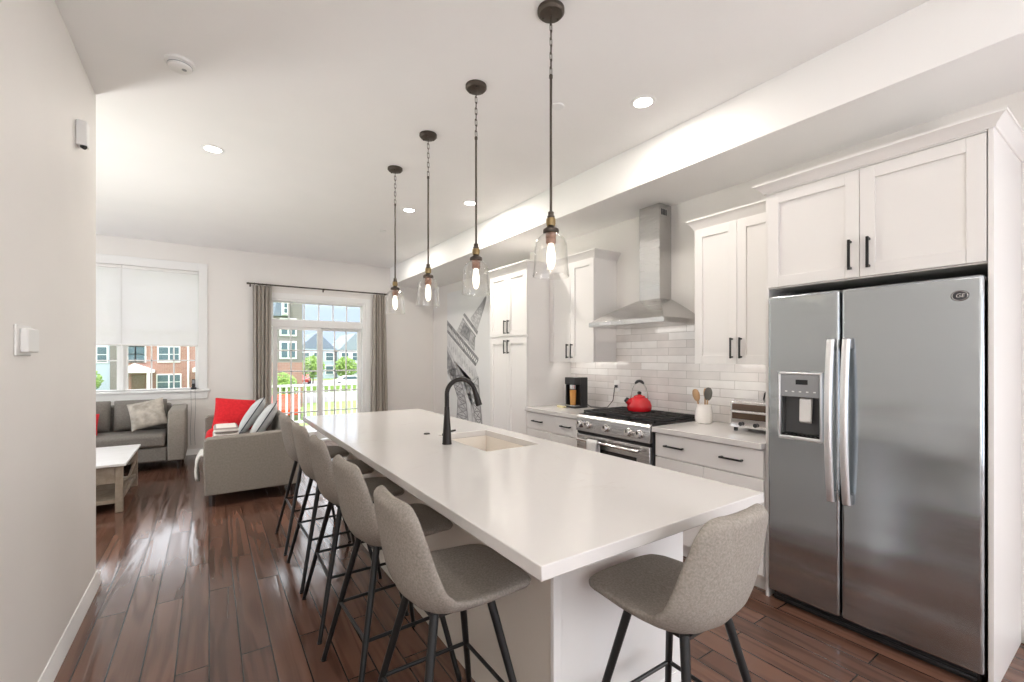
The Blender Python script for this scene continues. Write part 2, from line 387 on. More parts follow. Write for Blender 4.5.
# ------------------------------------------------------------------ room
XW = 3.36; XB = 3.62; YF = 8.07; ZC = 3.079; XL = -0.588; YL = 3.795; XS = 2.757; ZS = 2.757
YR = -3.2; XLL = -4.3
sbuild(MB().box(XLL-.15, XB+.15, YR-.15, YF+.15, -.12, 0), 'floor', 'floor')
sbuild(MB().box(XLL-.15, XB+.15, YR-.15, YF+.15, ZC, ZC+.12), 'ceiling', 'ceiling')
sbuild(MB().box(XLL-.15, XL, YR, YL, 0, ZC), 'wall_left', 'wall', bevel=.012, seg=3)
sbuild(MB().box(XLL-.15, XLL, YL, YF, 0, .5).box(XLL-.15, XLL, YL, 4.4, .5, 2.5).box(XLL-.15, XLL, 7.6, YF, .5, 2.5).box(XLL-.15, XLL, YL, YF, 2.5, ZC), 'wall_living', 'wall')
sbuild(MB().box(XW, XB+.15, YR, 4.55, 0, ZC), 'wall_right', 'wall')
sbuild(MB().box(XB, XB+.15, 4.55, YF, 0, ZC), 'wall_passage', 'wall')
rear = MB().box(XL, XB, YR-.15, YR, 2.6, ZC).box(XL, -.4, YR-.15, YR, 0, 2.6).box(3.2, XB, YR-.15, YR, 0, 2.6).box(-.4, 3.2, YR-.15, YR, 0, .3)
sbuild(rear, 'wall_rear', 'wall')
sbuild(MB().box(XS, XB-.001, YR, YF, ZS, ZC), 'ceiling_soffit', 'ceiling', bevel=.004)
# far wall with the window and the patio door cut out
WX0, WX1, WZ0, WZ1 = -1.86, -.13, .96, 2.70
DX0, DX1, DZ1 = .80, 2.31, 2.38
fw = MB().box(XLL-.15, WX0, YF, YF+.15, 0, ZC).box(WX0, WX1, YF, YF+.15, 0, WZ0).box(WX0, WX1, YF, YF+.15, WZ1, ZC)
fw.box(WX1, DX0, YF, YF+.15, 0, ZC).box(DX0, DX1, YF, YF+.15, DZ1, ZC).box(DX1, XB+.15, YF, YF+.15, 0, ZC)
sbuild(fw, 'wall_far', 'wall')
# baseboards
def bbprof(d=.016, h=.082): return [(0,0),(d+.006,0),(d+.006,.02),(d,.03),(d,h-.03),(d*.5,h-.012),(d*.35,h),(0,h)]
pr = bbprof()
def bb_y(name, x, sgn, y0, y1):  # runs along Y
    sbuild(MB().prism([(x+sgn*a, b) for a, b in pr], 'Y', y0, y1), name, 'trim')
bb_y('baseboard_left', XL, 1, YR, YL+.02)
sbuild(MB().prism([(YL+a, b) for a, b in pr], 'X', XLL, XL+.02), 'baseboard_corner', 'trim')
bb_y('baseboard_right', XW, -1, YR, .40)
bb_y('baseboard_passage', XB, -1, 4.6, YF)
sbuild(MB().prism([(YF-a, b) for a, b in pr], 'X', XLL, DX0-.09), 'baseboard_far', 'trim')
sbuild(MB().prism([(YF-a, b) for a, b in pr], 'X', DX1+.09, XB-.02), 'baseboard_door', 'trim')

# window with twin double hung sashes
w = struct('window_1', (-.995, YF, WZ0))
MB().box(WX0-.11, WX0, YF-.018, YF, WZ0-.02, WZ1+.12).box(WX1, WX1+.11, YF-.018, YF, WZ0-.02, WZ1+.12).box(WX0, WX1, YF-.018, YF, WZ1, WZ1+.12).build('window_casing', 'trim', w, bevel=.003)
MB().box(WX0-.14, WX1+.14, YF-.055, YF+.10, WZ0-.03, WZ0).build('window_sill', 'trim', w, bevel=.006)
MB().box(WX0-.11, WX1+.11, YF-.016, YF, WZ0-.14, WZ0-.03).build('apron', 'trim', w, bevel=.003)
fm = MB()
for (a, b) in ((WX0, -1.012), (-.975, WX1)):
    fm.box(a, a+.012, YF+.05, YF+.14, WZ0, WZ1).box(b-.012, b, YF+.05, YF+.14, WZ0, WZ1).box(a, b, YF+.05, YF+.14, WZ1-.035, WZ1).box(a, b, YF+.05, YF+.14, WZ0, WZ0+.02)
fm.box(-1.012, -.975, YF+.03, YF+.14, WZ0, WZ1)
fm.build('window_frame', 'trim', w, bevel=.003)
for (a, b) in ((WX0+.012, -1.024), (-.963, WX1-.012)):
    s_ = MB()
    for (z0, z1, y) in ((WZ0+.001, 1.86, YF+.085), (1.82, WZ1-.035, YF+.115)):
        s_.box(a, a+.03, y-.012, y+.012, z0, z1).box(b-.03, b, y-.012, y+.012, z0, z1).box(a, b, y-.012, y+.012, z0, z0+.02).box(a, b, y-.012, y+.012, z1-.035, z1)
        for k in (1, 2):
            x = a+.03+(b-a-.06)*k/3; s_.box(x-.009, x+.009, y-.008, y+.008, z0, z1)
        zm = (z0+z1)/2-.01 if z0 > 1.5 else 1.385; s_.box(a, b, y-.008, y+.008, zm-.009, zm+.009)
    ss = s_.build('window_sash', 'trim', w, bevel=.002)
    MB().box(a+.01, b-.01, YF+.083, YF+.087, WZ0+.03, 1.84).box(a+.01, b-.01, YF+.113, YF+.117, 1.84, WZ1-.04).build('window_glass', 'glass', ss)
# patio door with transom
d = struct('door_1', (1.555, YF, 0))
MB().box(DX0-.085, DX0, YF-.018, YF, 0, DZ1+.09).box(DX1, DX1+.085, YF-.018, YF, 0, DZ1+.09).box(DX0, DX1, YF-.018, YF, DZ1, DZ1+.09).build('door_casing', 'trim', d, bevel=.003)
MB().box(DX0, DX0+.03, YF, YF+.149, 0, DZ1).box(DX1-.05, DX1, YF, YF+.149, 0, DZ1).box(DX0+.03, DX1-.05, YF, YF+.149, DZ1-.035, DZ1).box(DX0+.03, DX1-.05, YF+.02, YF+.149, 1.93, 2.04).box(DX0+.03, DX1-.05, YF+.01, YF+.149, 0, .03).build('door_frame', 'trim', d, bevel=.003)
def lights_grid(x0, x1, z0, z1, nx, nz, y, fr, name, rails=True):
    f = MB().box(x0-fr, x0, y-.018, y+.018, z0-fr*2.2 if rails else z0-.02, z1+fr).box(x1, x1+fr, y-.018, y+.018, z0-fr*2.2 if rails else z0-.02, z1+fr)
    f.box(x0, x1, y-.018, y+.018, z1, z1+fr).box(x0, x1, y-.018, y+.018, z0-(fr*2.2 if rails else .02), z0)
    for k in range(1, nx): x = x0+(x1-x0)*k/nx; f.box(x-.011, x+.011, y-.009, y+.009, z0, z1)
    for k in range(1, nz): z = z0+(z1-z0)*k/nz; f.box(x0, x1, y-.009, y+.009, z-.011, z+.011)
    p = f.build(name, 'trim', d, bevel=.003)
    MB().box(x0-.005, x1+.005, y-.002, y+.002, z0-.005, z1+.005).build('door_glass', 'glass', p)
    return p
lights_grid(.855, 2.235, 2.06, 2.325, 6, 1, YF+.07, .02, 'transom', rails=False)
lights_grid(.915, 1.515, .175, 1.885, 3, 5, YF+.055, .068, 'sliding_panel')
pnl = lights_grid(1.615, 2.195, .175, 1.885, 3, 5, YF+.105, .062, 'fixed_panel')

# ------------------------------------------------------------------ kitchen cabinets
def shaker(mb, x, y0, y1, z0, z1, rail=.062, t=.02):
    g = .0015; y0 += g; y1 -= g; z0 += g; z1 -= g
    mb.box(x, x+t, y0, y0+rail, z0, z1).box(x, x+t, y1-rail, y1, z0, z1).box(x, x+t, y0+rail, y1-rail, z0, z0+rail).box(x, x+t, y0+rail, y1-rail, z1-rail, z1)
    mb.box(x+.011, x+t, y0+rail-.001, y1-rail+.001, z0+rail-.001, z1-rail+.001); return mb
def slab(mb, x, y0, y1, z0, z1, t=.02):
    g = .0015; return mb.box(x, x+t, y0+g, y1-g, z0+g, z1-g)
def pull_v(root, x, y, z0, z1):
    return MB().box(x-.032, x-.022, y-.006, y+.006, z0, z1).box(x-.024, x, y-.006, y+.006, z0+.004, z0+.016).box(x-.024, x, y-.006, y+.006, z1-.016, z1-.004).build('pull_handle', 'black', root, bevel=.002)
def pull_h(root, x, y0, y1, z):
    return MB().box(x-.032, x-.022, y0, y1, z-.006, z+.006).box(x-.024, x, y0+.004, y0+.016, z-.006, z+.006).box(x-.024, x, y1-.016, y1-.004, z-.006, z+.006).build('pull_handle', 'black', root, bevel=.002)
def door(root, x, y0, y1, z0, z1, hy=None, hz=None, name='door'):
    dd = shaker(MB(), x, y0, y1, z0, z1).build(name, 'cab', root, bevel=.0018)
    if hy is not None: pull_v(dd, x, hy, *hz)
    return dd
def crown(root, xf, xw, y0, y1, z0, z1, out=.055, ret0=True, ret1=True, mat='cab', xw0=None, xw1=None):
    xw0 = xw0 or xw; xw1 = xw1 or xw
    prof = [(0, z0), (.006, z0), (.010, z0+.012), (.018, z0+.02), (out*.55, z0+(z1-z0)*.55), (out*.9, z0+(z1-z0)*.8), (out, z1-.012), (out, z1), (0, z1)]
    rings = []
    def ring(base, dirv): return [(base[0]+dirv[0]*o_, base[1]+dirv[1]*o_, z) for o_, z in prof]
    if ret1: rings.append(ring((xw1, y1), (0, 1))); rings.append(ring((xf, y1), (-1, 1)))
    else: rings.append(ring((xf, y1), (-1, 0)))
    if ret0: rings.append(ring((xf, y0), (-1, -1))); rings.append(ring((xw0, y0), (0, -1)))
    else: rings.append(ring((xf, y0), (-1, 0)))
    return MB().loft(rings).build('crown_moulding', mat, root)

# pantry: tall unit with four doors
PX = 2.74; UX = 3.04
c = thing('pantry_cabinet', 'tall white pantry cabinet with four doors beside the tower mural', 'cabinet', (3.05, 4.13, 0))
MB().box(PX+.021, XW-.002, 3.765, 4.50, .0, 2.375).build('body', 'cab', c, bevel=.002)
ym = 4.13
for (a, b, h) in ((3.765, ym, ym-.035), (ym, 4.50, ym+.035)):
    door(c, PX, a, b, .11, 1.645, h, (1.47, 1.62)); door(c, PX, a, b, 1.665, 2.365, h, (1.69, 1.84))
crown(c, PX+.01, XW-.002, 3.765, 4.50, 2.365, 2.435, xw0=UX-.045)

# upper cabinets
UX = 3.04
def upper(label, y0, y1, ret0, loc):
    u = thing('upper_cabinet', label, 'cabinet', loc)
    MB().box(UX+.021, XW-.002, y0, y1, 1.383, 2.395).build('body', 'cab', u, bevel=.002)
    ym = (y0+y1)/2
    door(u, UX, y0, ym, 1.378, 2.385, ym-.032, (1.42, 1.565)); door(u, UX, ym, y1, 1.378, 2.385, ym+.032, (1.42, 1.565))
    crown(u, UX+.012, XW-.002, y0, y1, 2.385, 2.46, .05, ret0, not ret0)
    lamp('under_cabinet_fill', 'AREA', (3.10, ym, 1.365), .2, (1.0, .95, .89), (0, R(-55), 0), shape='RECTANGLE', size=.02, size_y=y1-y0-.1)  # added fill strip turned to the wall, brightens the tiles
    return u
upper('white two door wall cabinet above the coffee maker', 3.09, 3.76, True, (3.2, 3.42, 1.40))
upper('white two door wall cabinet between the range hood and refrigerator', 1.365, 2.02, False, (3.2, 1.69, 1.40))

# refrigerator surround
FX = 2.74
c = thing('refrigerator_cabinet', 'white two door cabinet with side panels built around the refrigerator', 'cabinet', (3.05, .89, 0))
MB().box(FX+.021, XW-.002, .436, 1.342, 1.83, 2.41).build('body', 'cab', c, bevel=.002)
MB().box(FX, XW-.002, .416, .434, 0, 2.41).build('side_panel', 'cab', c, bevel=.002)
MB().box(FX+.02, XW-.002, 1.342, 1.36, 0, 2.41).build('side_panel', 'cab', c, bevel=.002)
door(c, FX, .437, .887, 1.835, 2.388, .887-.04, (1.875, 2.03)); door(c, FX, .887, 1.342, 1.835, 2.388, .887+.038, (1.875, 2.03))
MB().box(FX+.002, FX+.021, .436, 1.342, 2.390, 2.41).build('top_rail', 'cab', c, bevel=.001)
crown(c, FX, XW-.002, .416, 1.36, 2.398, 2.452, .044, xw1=UX-.045)

# base cabinets, worktops, splashback
CX = 2.74
c = thing('base_cabinet', 'white base cabinet with wide drawer under the coffee maker', 'cabinet', (3.05, 3.37, 0))
MB().box(CX+.021, XW-.002, 2.985, 3.76, .1, .874).box(CX+.08, XW-.002, 2.985, 3.76, 0, .1).build('body', 'cab', c, bevel=.002)
dr = slab(MB(), CX, 2.985, 3.76, .70, .868).build('drawer', 'cab', c, bevel=.002)
pull_h(dr, CX, 3.07, 3.21, .785); pull_h(dr, CX, 3.49, 3.65, .785)
slab(MB(), CX, 2.985, 3.373, .115, .695).build('door', 'cab', c, bevel=.002); slab(MB(), CX, 3.373, 3.76, .115, .695).build('door', 'cab', c, bevel=.002)
c = thing('base_cabinet', 'white base cabinet with wide drawer between range and refrigerator', 'cabinet', (3.05, 1.75, 0))
MB().box(CX+.021, XW-.002, 1.362, 2.145, .1, .874).box(CX+.08, XW-.002, 1.362, 2.145, 0, .1).build('body', 'cab', c, bevel=.002)
dr = slab(MB(), CX, 1.362, 2.145, .70, .868).build('drawer', 'cab', c, bevel=.002)
pull_h(dr, CX, 1.48, 1.63, .787); pull_h(dr, CX, 1.90, 2.055, .787)
slab(MB(), CX, 1.362, 1.753, .115, .695).build('door', 'cab', c, bevel=.002); slab(MB(), CX, 1.753, 2.145, .115, .695).build('door', 'cab', c, bevel=.002)
tag(MB().box(2.712, XW-.002, 2.972, 3.762, .876, .914).build('countertop', 'quartz', origin=(3.0, 3.37, .876), bevel=.003), 'white quartz countertop under the coffee maker, left of the range', 'countertop')
tag(MB().box(2.712, XW-.002, 1.362, 2.155, .876, .914).build('countertop', 'quartz', origin=(3.0, 1.75, .876), bevel=.003), 'white quartz countertop under the toaster oven, right of the range', 'countertop')
bs = MB().box(XW-.012, XW-.0005, 1.363, 3.762, .915, 1.38).box(XW-.012, XW-.0005, 2.022, 3.088, 1.38, 1.70)
sbuild(bs, 'trim_1', 'tile')

# ------------------------------------------------------------------ refrigerator
f = thing('refrigerator', 'stainless steel side by side refrigerator with water dispenser', 'refrigerator', (2.95, .885, 0))
MB().box(2.80, 3.30, .447, 1.326, .03, 1.775).build('body', 'dark_grey', f, bevel=.004)
MB().box(2.765, 2.80, .46, 1.315, .005, .06).box(2.755, 2.765, .47, 1.30, .02, .03).box(2.755, 2.765, .47, 1.30, .04, .05).build('base_grille', 'blackp', f, bevel=.003)
def rdoor(name, y0, y1, hole=None):
    m = MB(); x0, x1, z0, z1 = 2.722, 2.795, .067, 1.781
    if hole is None: m.box(x0, x1, y0, y1, z0, z1)
    else:
        hy0, hy1, hz0, hz1 = hole
        ys = [y0, hy0, hy1, y1]; zs = [z0, hz0, hz1, z1]
        vs = [(x, y, z) for x in (x0, x1) for y in ys for z in zs]; id_ = lambda a, i, j: a*16+i*4+j
        fs = []
        for i in range(3):
            for j in range(3):
                if (i, j) == (1, 1): continue
                for a in (0, 1): fs.append((id_(a,i,j), id_(a,i+1,j), id_(a,i+1,j+1), id_(a,i,j+1)))
        for i in range(3):
            fs.append((id_(0,i,0), id_(0,i+1,0), id_(1,i+1,0), id_(1,i,0))); fs.append((id_(0,i,3), id_(0,i+1,3), id_(1,i+1,3), id_(1,i,3)))
            fs.append((id_(0,0,i), id_(0,0,i+1), id_(1,0,i+1), id_(1,0,i))); fs.append((id_(0,3,i), id_(0,3,i+1), id_(1,3,i+1), id_(1,3,i)))
        for (p, q) in (((1,1),(2,1)), ((2,1),(2,2)), ((2,2),(1,2)), ((1,2),(1,1))):
            fs.append((id_(0,*p), id_(0,*q), id_(1,*q), id_(1,*p)))
        m.add(vs, fs)
    return m.build(name, 'fridge', f, bevel=.014, seg=4)
fd = rdoor('freezer_door', .967, 1.330, (1.052, 1.262, .975, 1.335)); rd = rdoor('refrigerator_door', .442, .960)
def fhandle(root, y, z0, z1):
    pts = [(2.722-.025-.035*sin(pi*t)**.8 if 0 < t < 1 else 2.697, y, z0+(z1-z0)*t) for t in [i/20 for i in range(21)]]
    rings = []
    for (x, yy, z) in pts:
        rings.append([(x-.012*cos(a) if cos(a) > 0 else x-.006*cos(a), yy+.019*sin(a), z) for a in [2*pi*k/16 for k in range(16)]])
    h = MB().loft(rings).build('door_handle', 'handle', root)
    for (a, b) in ((z0-.004, z0+.05), (z1-.05, z1+.004)): MB().box(2.690, 2.724, y-.018, y+.018, a, b).build('handle_mount', 'grey_plastic', h, bevel=.004)
fhandle(fd, .998, .672, 1.52); fhandle(rd, .928, .672, 1.52)
dp = MB()
dp.loft([[(2.716, 1.157+sy*.112, 1.155+sz*.188) for sy, sz in ((-1,-1),(1,-1),(1,1),(-1,1))], [(2.726, 1.157+sy*.112, 1.155+sz*.188) for sy, sz in ((-1,-1),(1,-1),(1,1),(-1,1))]], caps=False)
fr = MB()
for (a, b, c0, c1) in ((1.046, 1.058, .968, 1.342), (1.256, 1.268, .968, 1.342), (1.046, 1.268, .964, .984), (1.046, 1.268, 1.330, 1.342)): fr.box(2.714, 2.74, a, b, c0, c1)
fr.build('dispenser_frame', 'handle', fd, bevel=.005)
MB().box(2.716, 2.76, 1.058, 1.256, 1.205, 1.331).build('control_panel', 'grey_plastic', fd, bevel=.003)
MB().box(2.7145, 2.717, 1.115, 1.175, 1.275, 1.302).build('display', 'screen', fd)
for k in range(5): MB().box(2.7148, 2.717, 1.075+k*.036, 1.087+k*.036, 1.232, 1.238).build('control_button', 'light_trim', fd)
cv = MB().box(2.772, 2.78, 1.058, 1.256, .984, 1.205).box(2.735, 2.772, 1.058, 1.062, .984, 1.205).box(2.735, 2.772, 1.252, 1.256, .984, 1.205)
cv.build('dispenser_cavity', P('cavity_grey', (.10,.102,.105), .35, .2).m, fd)
MB().prism([(2.735, 1.195), (2.762, 1.205), (2.745, 1.06), (2.73, 1.07)], 'Y', 1.105, 1.165).build('dispenser_paddle', M['white'], fd, bevel=.004)
tr = MB().box(2.722, 2.772, 1.060, 1.254, .985, .992)
for k in range(9): tr.box(2.724, 2.77, 1.066+k*.021, 1.076+k*.021, .992, .997)
tr.build('drip_tray', 'blackp', fd)
bd = MB().lathe([(0,0),(.024,0),(.026,.002),(.026,.004)], (0,0,0), 28, 'X')
bd.v = [(2.7245-x, .516+y*1.15, 1.696+z*.92) for x, y, z in bd.v]
bdo = bd.build('badge', 'dark_grey', rd)
rg = MB().tube([(2.7205, .516+.0255*cos(a), 1.696+.0205*sin(a)) for a in [2*pi*k/28 for k in range(28)]], .0012, 6, closed=True); rg.build('badge_rim', 'chrome', bdo)
def badge_text(root):
    cu = bpy.data.curves.new('badge_monogram', 'FONT'); cu.body = 'GE'; cu.size = .024; cu.align_x = 'CENTER'; cu.align_y = 'CENTER'; cu.extrude = .0006; cu.shear = .25
    t_ = bpy.data.objects.new('badge_text', cu); col.objects.link(t_)
    me = bpy.data.meshes.new_from_object(t_.evaluated_get(bpy.context.evaluated_depsgraph_get())); me.materials.clear(); me.materials.append(M['chrome'])
    bpy.data.objects.remove(t_)
    o = bpy.data.objects.new('badge_monogram', me); col.objects.link(o); o.parent = root
    o.location = Vector((2.7198, .516, 1.696))-world_loc(root); o.rotation_euler = (R(90), 0, R(-90))
badge_text(bdo)

# ------------------------------------------------------------------ range
RY0, RY1 = 2.160, 2.970; RX = 2.705; rc = 2.565
r = thing('gas_range', 'stainless steel gas range with five front knobs between the counters', 'range', (3.0, rc, 0))
MB().box(RX+.03, XW-.014, RY0+.004, RY1-.004, .06, .90).box(RX+.06, XW-.03, RY0+.02, RY1-.02, 0, .06).build('body', 'dark_grey', r, bevel=.003)
MB().prism([(RX-.005, .785), (RX+.002, .905), (RX+.02, .925), (RX+.06, .925), (RX+.06, .785)], 'Y', RY0+.006, RY1-.006).build('control_panel', 'steel', r, bevel=.003)
for y in (2.905, 2.815, 2.60, 2.36, 2.255):
    k = MB().lathe([(.033,0),(.033,.006),(.028,.010),(.027,.034),(.024,.038),(0,.038)], (0,0,0), 24, 'X')
    k.v = [(RX-.002-x, y+yy, .845+z) for x, yy, z in k.v]; kk = k.build('knob', 'chrome', r)
    MB().box(RX-.043, RX-.038, y-.004, y+.004, .845, .87).build('knob_marker', 'blackp', kk)
MB().box(RX+.012, RX+.06, RY0+.006, RY1-.006, .762, .784).build('vent_gap', 'blackp', r)
od = MB().box(RX, RX+.04, RY0+.008, RY1-.008, .215, .758).build('oven_door', 'steel', r, bevel=.006)
MB().box(RX-.003, RX+.002, RY0+.13, RY1-.13, .33, .66).build('oven_window', 'ovenglass', od, bevel=.002)
hd = MB().cyl((RX-.05, RY0+.07, .72), (RX-.05, RY1-.07, .72), .0125)
for y in (RY0+.10, RY1-.10): hd.cyl((RX-.05, y, .72), (RX, y, .72), .009)
hd.build('oven_handle', 'chrome', od)
MB().box(RX, RX+.04, RY0+.008, RY1-.008, .07, .205).build('warming_drawer', 'steel', r, bevel=.006)
MB().box(RX+.03, XW-.014, RY0, RY1, .90, .928).build('cooktop', 'blackp', r, bevel=.004)
MB().box(XW-.06, XW-.014, RY0+.01, RY1-.01, .928, .955).build('back_guard', 'steel', r, bevel=.003)
for i, (a, b) in enumerate(((RY0+.02, 2.425), (2.43, 2.70), (2.705, RY1-.02))):
    g = MB(); x0, x1, z0, z1 = RX+.075, XW-.075, .940, .958
    g.box(x0, x1, a, a+.012, z0, z1).box(x0, x1, b-.012, b, z0, z1).box(x0, x0+.012, a, b, z0, z1).box(x1-.012, x1, a, b, z0, z1)
    for k in (1, 2, 3): y = a+(b-a)*k/4; g.box(x0, x1, y-.006, y+.006, z0, z1)
    for k in (1, 2, 3): x = x0+(x1-x0)*k/4; g.box(x-.006, x+.006, a, b, z0, z1)
    for (x, y) in ((x0+.006, a+.006), (x1-.006, a+.006), (x0+.006, b-.006), (x1-.006, b-.006), ((x0+x1)/2, a+.006), ((x0+x1)/2, b-.006)): g.box(x-.008, x+.008, y-.006, y+.006, .928, z0)
    g.build('grate', 'iron', r, bevel=.002)
    for x in ((2.9, 3.17) if i != 1 else (3.03,)):
        MB().lathe([(.05,.928),(.05,.934),(.036,.936),(.034,.945),(0,.946)], (x, (a+b)/2, 0), 24).build('burner', 'iron', r)

# towel over the oven handle
tw = MB(); ty0, ty1 = 2.645, 2.765
def twf(u, v):
    y = ty0+(ty1-ty0)*u; s_ = v*2-1
    t = v
    if t < .42: x, z = RX-.068-.003*sin(u*9+t*6), .40+(.72-.40)*t/.42
    elif t < .58: a = (t-.42)/.16*pi; x, z = RX-.05-.017*cos(a), .72+.017*sin(a)
    else: x, z = RX-.033+.0015*sin(u*9), .72-(t-.58)/.42*.26
    return (x, y+.004*sin(t*5), z)
tw.sheet(twf, 12, 40)
tag(tw.build('dish_towel', 'towel', origin=(RX-.05, 2.70, .73), solid=.004), 'white dish towel folded over the oven handle', 'towel')

# hood
h = thing('range_hood', 'stainless steel chimney range hood above the gas range', 'range hood', (3.1, rc, 1.70))
HX0 = 2.86; hy0, hy1 = rc-.405, rc+.405
def rr(x0, y0, y1, z): return [(x0, y0, z), (x0, y1, z), (XW-.002, y1, z), (XW-.002, y0, z)]
MB().box(HX0, XW-.002, hy0, hy1, 1.70, 1.742).build('base_rim', 'steel', h, bevel=.003)
lf = []
for i in range(9):
    t = i/8; e = 1-(1-t)**1.0; q = t**1.7
    # flared sides: quick rise at the chimney
    x = HX0+.012+(3.195-HX0-.012)*t; w_ = .395+(.112-.395)*t
    lf.append(rr(x, rc-w_, rc+w_, 1.742+(1.935-1.742)*(t**.85)))
MB().loft(lf).build('canopy', 'steel', h, sharp=25)
MB().box(3.195, XW-.002, rc-.108, rc+.108, 1.93, ZS-.002).build('chimney', 'steel', h, bevel=.002)
lamp('under_hood_fill', 'AREA', (3.02, rc, 1.690), .22, (1.0, .95, .89), (0, R(-55), 0), shape='RECTANGLE', size=.02, size_y=.6)  # added fill under the hood, lights the tiles behind the range
vg = MB()
for k in range(4): vg.box(3.22+k*.02, 3.232+k*.02, rc-.1095, rc-.108, 2.66, 2.71)
vg.build('vent_slots', 'dark_grey', h)
bt = MB()
for k in range(5): bt.cyl((HX0-.004, rc-.10+k*.03, 1.721), (HX0, rc-.10+k*.03, 1.721), .007, n=12)
bt.build('push_buttons', 'chrome', h)
MB().box(HX0-.002, HX0, rc-.02+.15, rc+.27, 1.712, 1.730).build('maker_plate', 'chrome', h)

# ------------------------------------------------------------------ things on the worktops
k = thing('kettle', 'shiny red whistling kettle on the back burner of the range', 'kettle', (3.12, 2.61, .958))
MB().lathe([(.085,.958),(.097,.962),(.105,.985),(.104,1.01),(.092,1.045),(.070,1.07),(.045,1.083),(.03,1.086)], (3.12,2.61,0), 36).build('body', 'red_enamel', k)
MB().tube([(3.06,2.63,1.02),(3.035,2.652,1.04),(3.02,2.664,1.054)], [.034,.029,.024], 14).build('spout', 'red_enamel', k)
MB().tube([(3.022,2.662,1.052),(3.010,2.672,1.064)], [.026,.02], 14).build('spout_cap', 'blackp', k)
MB().lathe([(.05,1.082),(.048,1.09),(.02,1.10),(.012,1.104)], (3.12,2.61,0), 24).build('lid', 'red_enamel', k)
MB().lathe([(.010,1.10),(.018,1.112),(.018,1.122),(.008,1.13),(0,1.131)], (3.12,2.61,0), 20).build('lid_knob', 'blackp', k)
dx, dy = -.75, .66
arc = [(3.12+dx*.075*cos(a), 2.61+dy*.075*cos(a), 1.045+.175*sin(a)) for a in [pi*i/24 for i in range(25)]]
MB().tube(arc[:10], .0055, 8).tube(arc[15:], .0055, 8).build('handle_bracket', 'chrome', k)
MB().tube(arc[8:17], [.007,.011,.013,.013,.013,.013,.013,.011,.007], 10).build('handle', 'blackp', k)

cr = thing('utensil_crock', 'white ceramic utensil crock on the counter beside the range', 'crock', (3.20, 2.045, .914))
MB().lathe([(.050,.9145),(.060,.918),(.066,.95),(.066,.985),(.060,1.025),(.055,1.05),(.057,1.062),(.052,1.064),(.049,1.05),(.055,1.02),(.058,.98),(.052,.93),(0,.925)], (3.20,2.045,0), 36).build('crock_body', 'ceramic', cr)
def utensil(name, label, p0, p1, w_, hl, mat, cat, flat=.012):
    p0, p1 = Vector(p0), Vector(p1); t = thing(name, label, cat, p0); dr_ = (p1-p0).normalized()
    MB().tube([p0, p1], [.0055, .0065], 10).build('handle', mat if name != 'spatula' else 'wood_util', t)
    hm = MB().lathe([(0,-1),(.45,-.9),(.8,-.6),(1,-.1),(.97,.35),(.75,.75),(.4,.95),(0,1)], (0,0,0), 20)
    side = dr_.cross(Vector((1,.3,0))).normalized(); nrm = dr_.cross(side)
    cc = p1+dr_*hl*.42
    hm.v = [tuple(cc+side*(x*w_)+nrm*(y*flat)+dr_*(z*hl*.5)) for x, y, z in hm.v]
    hm.build('head', mat, t)
utensil('wooden_spoon', 'broad wooden spoon leaning left in the white crock', (3.198,2.058,.93), (3.172,2.082,1.09), .028, .10, 'wood_util', 'spoon')
utensil('wooden_stirrer', 'slim wooden stirrer standing upright at the back of the white crock', (3.222,2.05,.93), (3.226,2.05,1.12), .014, .07, 'wood_util', 'spoon', .007)
utensil('spatula', 'dark grey spatula leaning right in the white crock', (3.196,2.03,.93), (3.192,2.008,1.10), .030, .105, 'silicone', 'spatula', .008)

t = thing('toaster_oven', 'brown glass and steel toaster oven on the counter beside the refrigerator', 'toaster oven', (3.17, 1.555, .914))
tx0, tx1, ty0, ty1 = 3.04, 3.29, 1.385, 1.745
MB().box(tx0+.012, tx1, ty0, ty1, .935, 1.125).build('housing', 'steel', t, bevel=.012, seg=3)
MB().box(tx0, tx0+.014, ty0+.005, ty1-.005, .94, 1.12).build('front_frame', 'chrome', t, bevel=.004)
MB().box(tx0-.006, tx0+.004, ty0+.02, ty1-.02, 1.0, 1.105).build('glass_door', 'toasterglass', t, bevel=.003)
MB().cyl((tx0-.03, ty0+.04, 1.055), (tx0-.03, ty1-.04, 1.055), .009).box(tx0-.03, tx0, ty0+.05, ty0+.06, 1.048, 1.062).box(tx0-.03, tx0, ty1-.06, ty1-.05, 1.048, 1.062).build('door_handle', 'chrome', t)
for y in (1.46, 1.56, 1.66):
    MB().lathe([(.014,0),(.013,.014),(0,.015)], (0,0,0), 18, 'X').build('knob', 'blackp', t)
    o_ = t.children[-1]; o_.location = Vector((tx0-.015, y, .968))-Vector((0,0,0)); o_.location -= world_loc(t)*0
    # lathe was built around the world origin: move it with its mesh
    for v_ in o_.data.vertices: v_.co += world_loc(t)
    o_.location = Vector((tx0-.015, y, .968))-world_loc(t)
for (x, y) in ((tx0+.03, ty0+.03), (tx0+.03, ty1-.03), (tx1-.03, ty0+.03), (tx1-.03, ty1-.03)):
    MB().cyl((x, y, .9142), (x, y, .937), .014).build('foot', 'blackp', t)
MB().tube([(3.29,1.66,1.0),(3.315,1.66,1.02),(3.325,1.655,1.10),(3.322,1.64,1.17),(3.325,1.60,1.20),(3.335,1.575,1.19)], .006, 8).box(3.325, 3.339, 1.55, 1.585, 1.175, 1.205).build('power_cord', 'blackp', t)

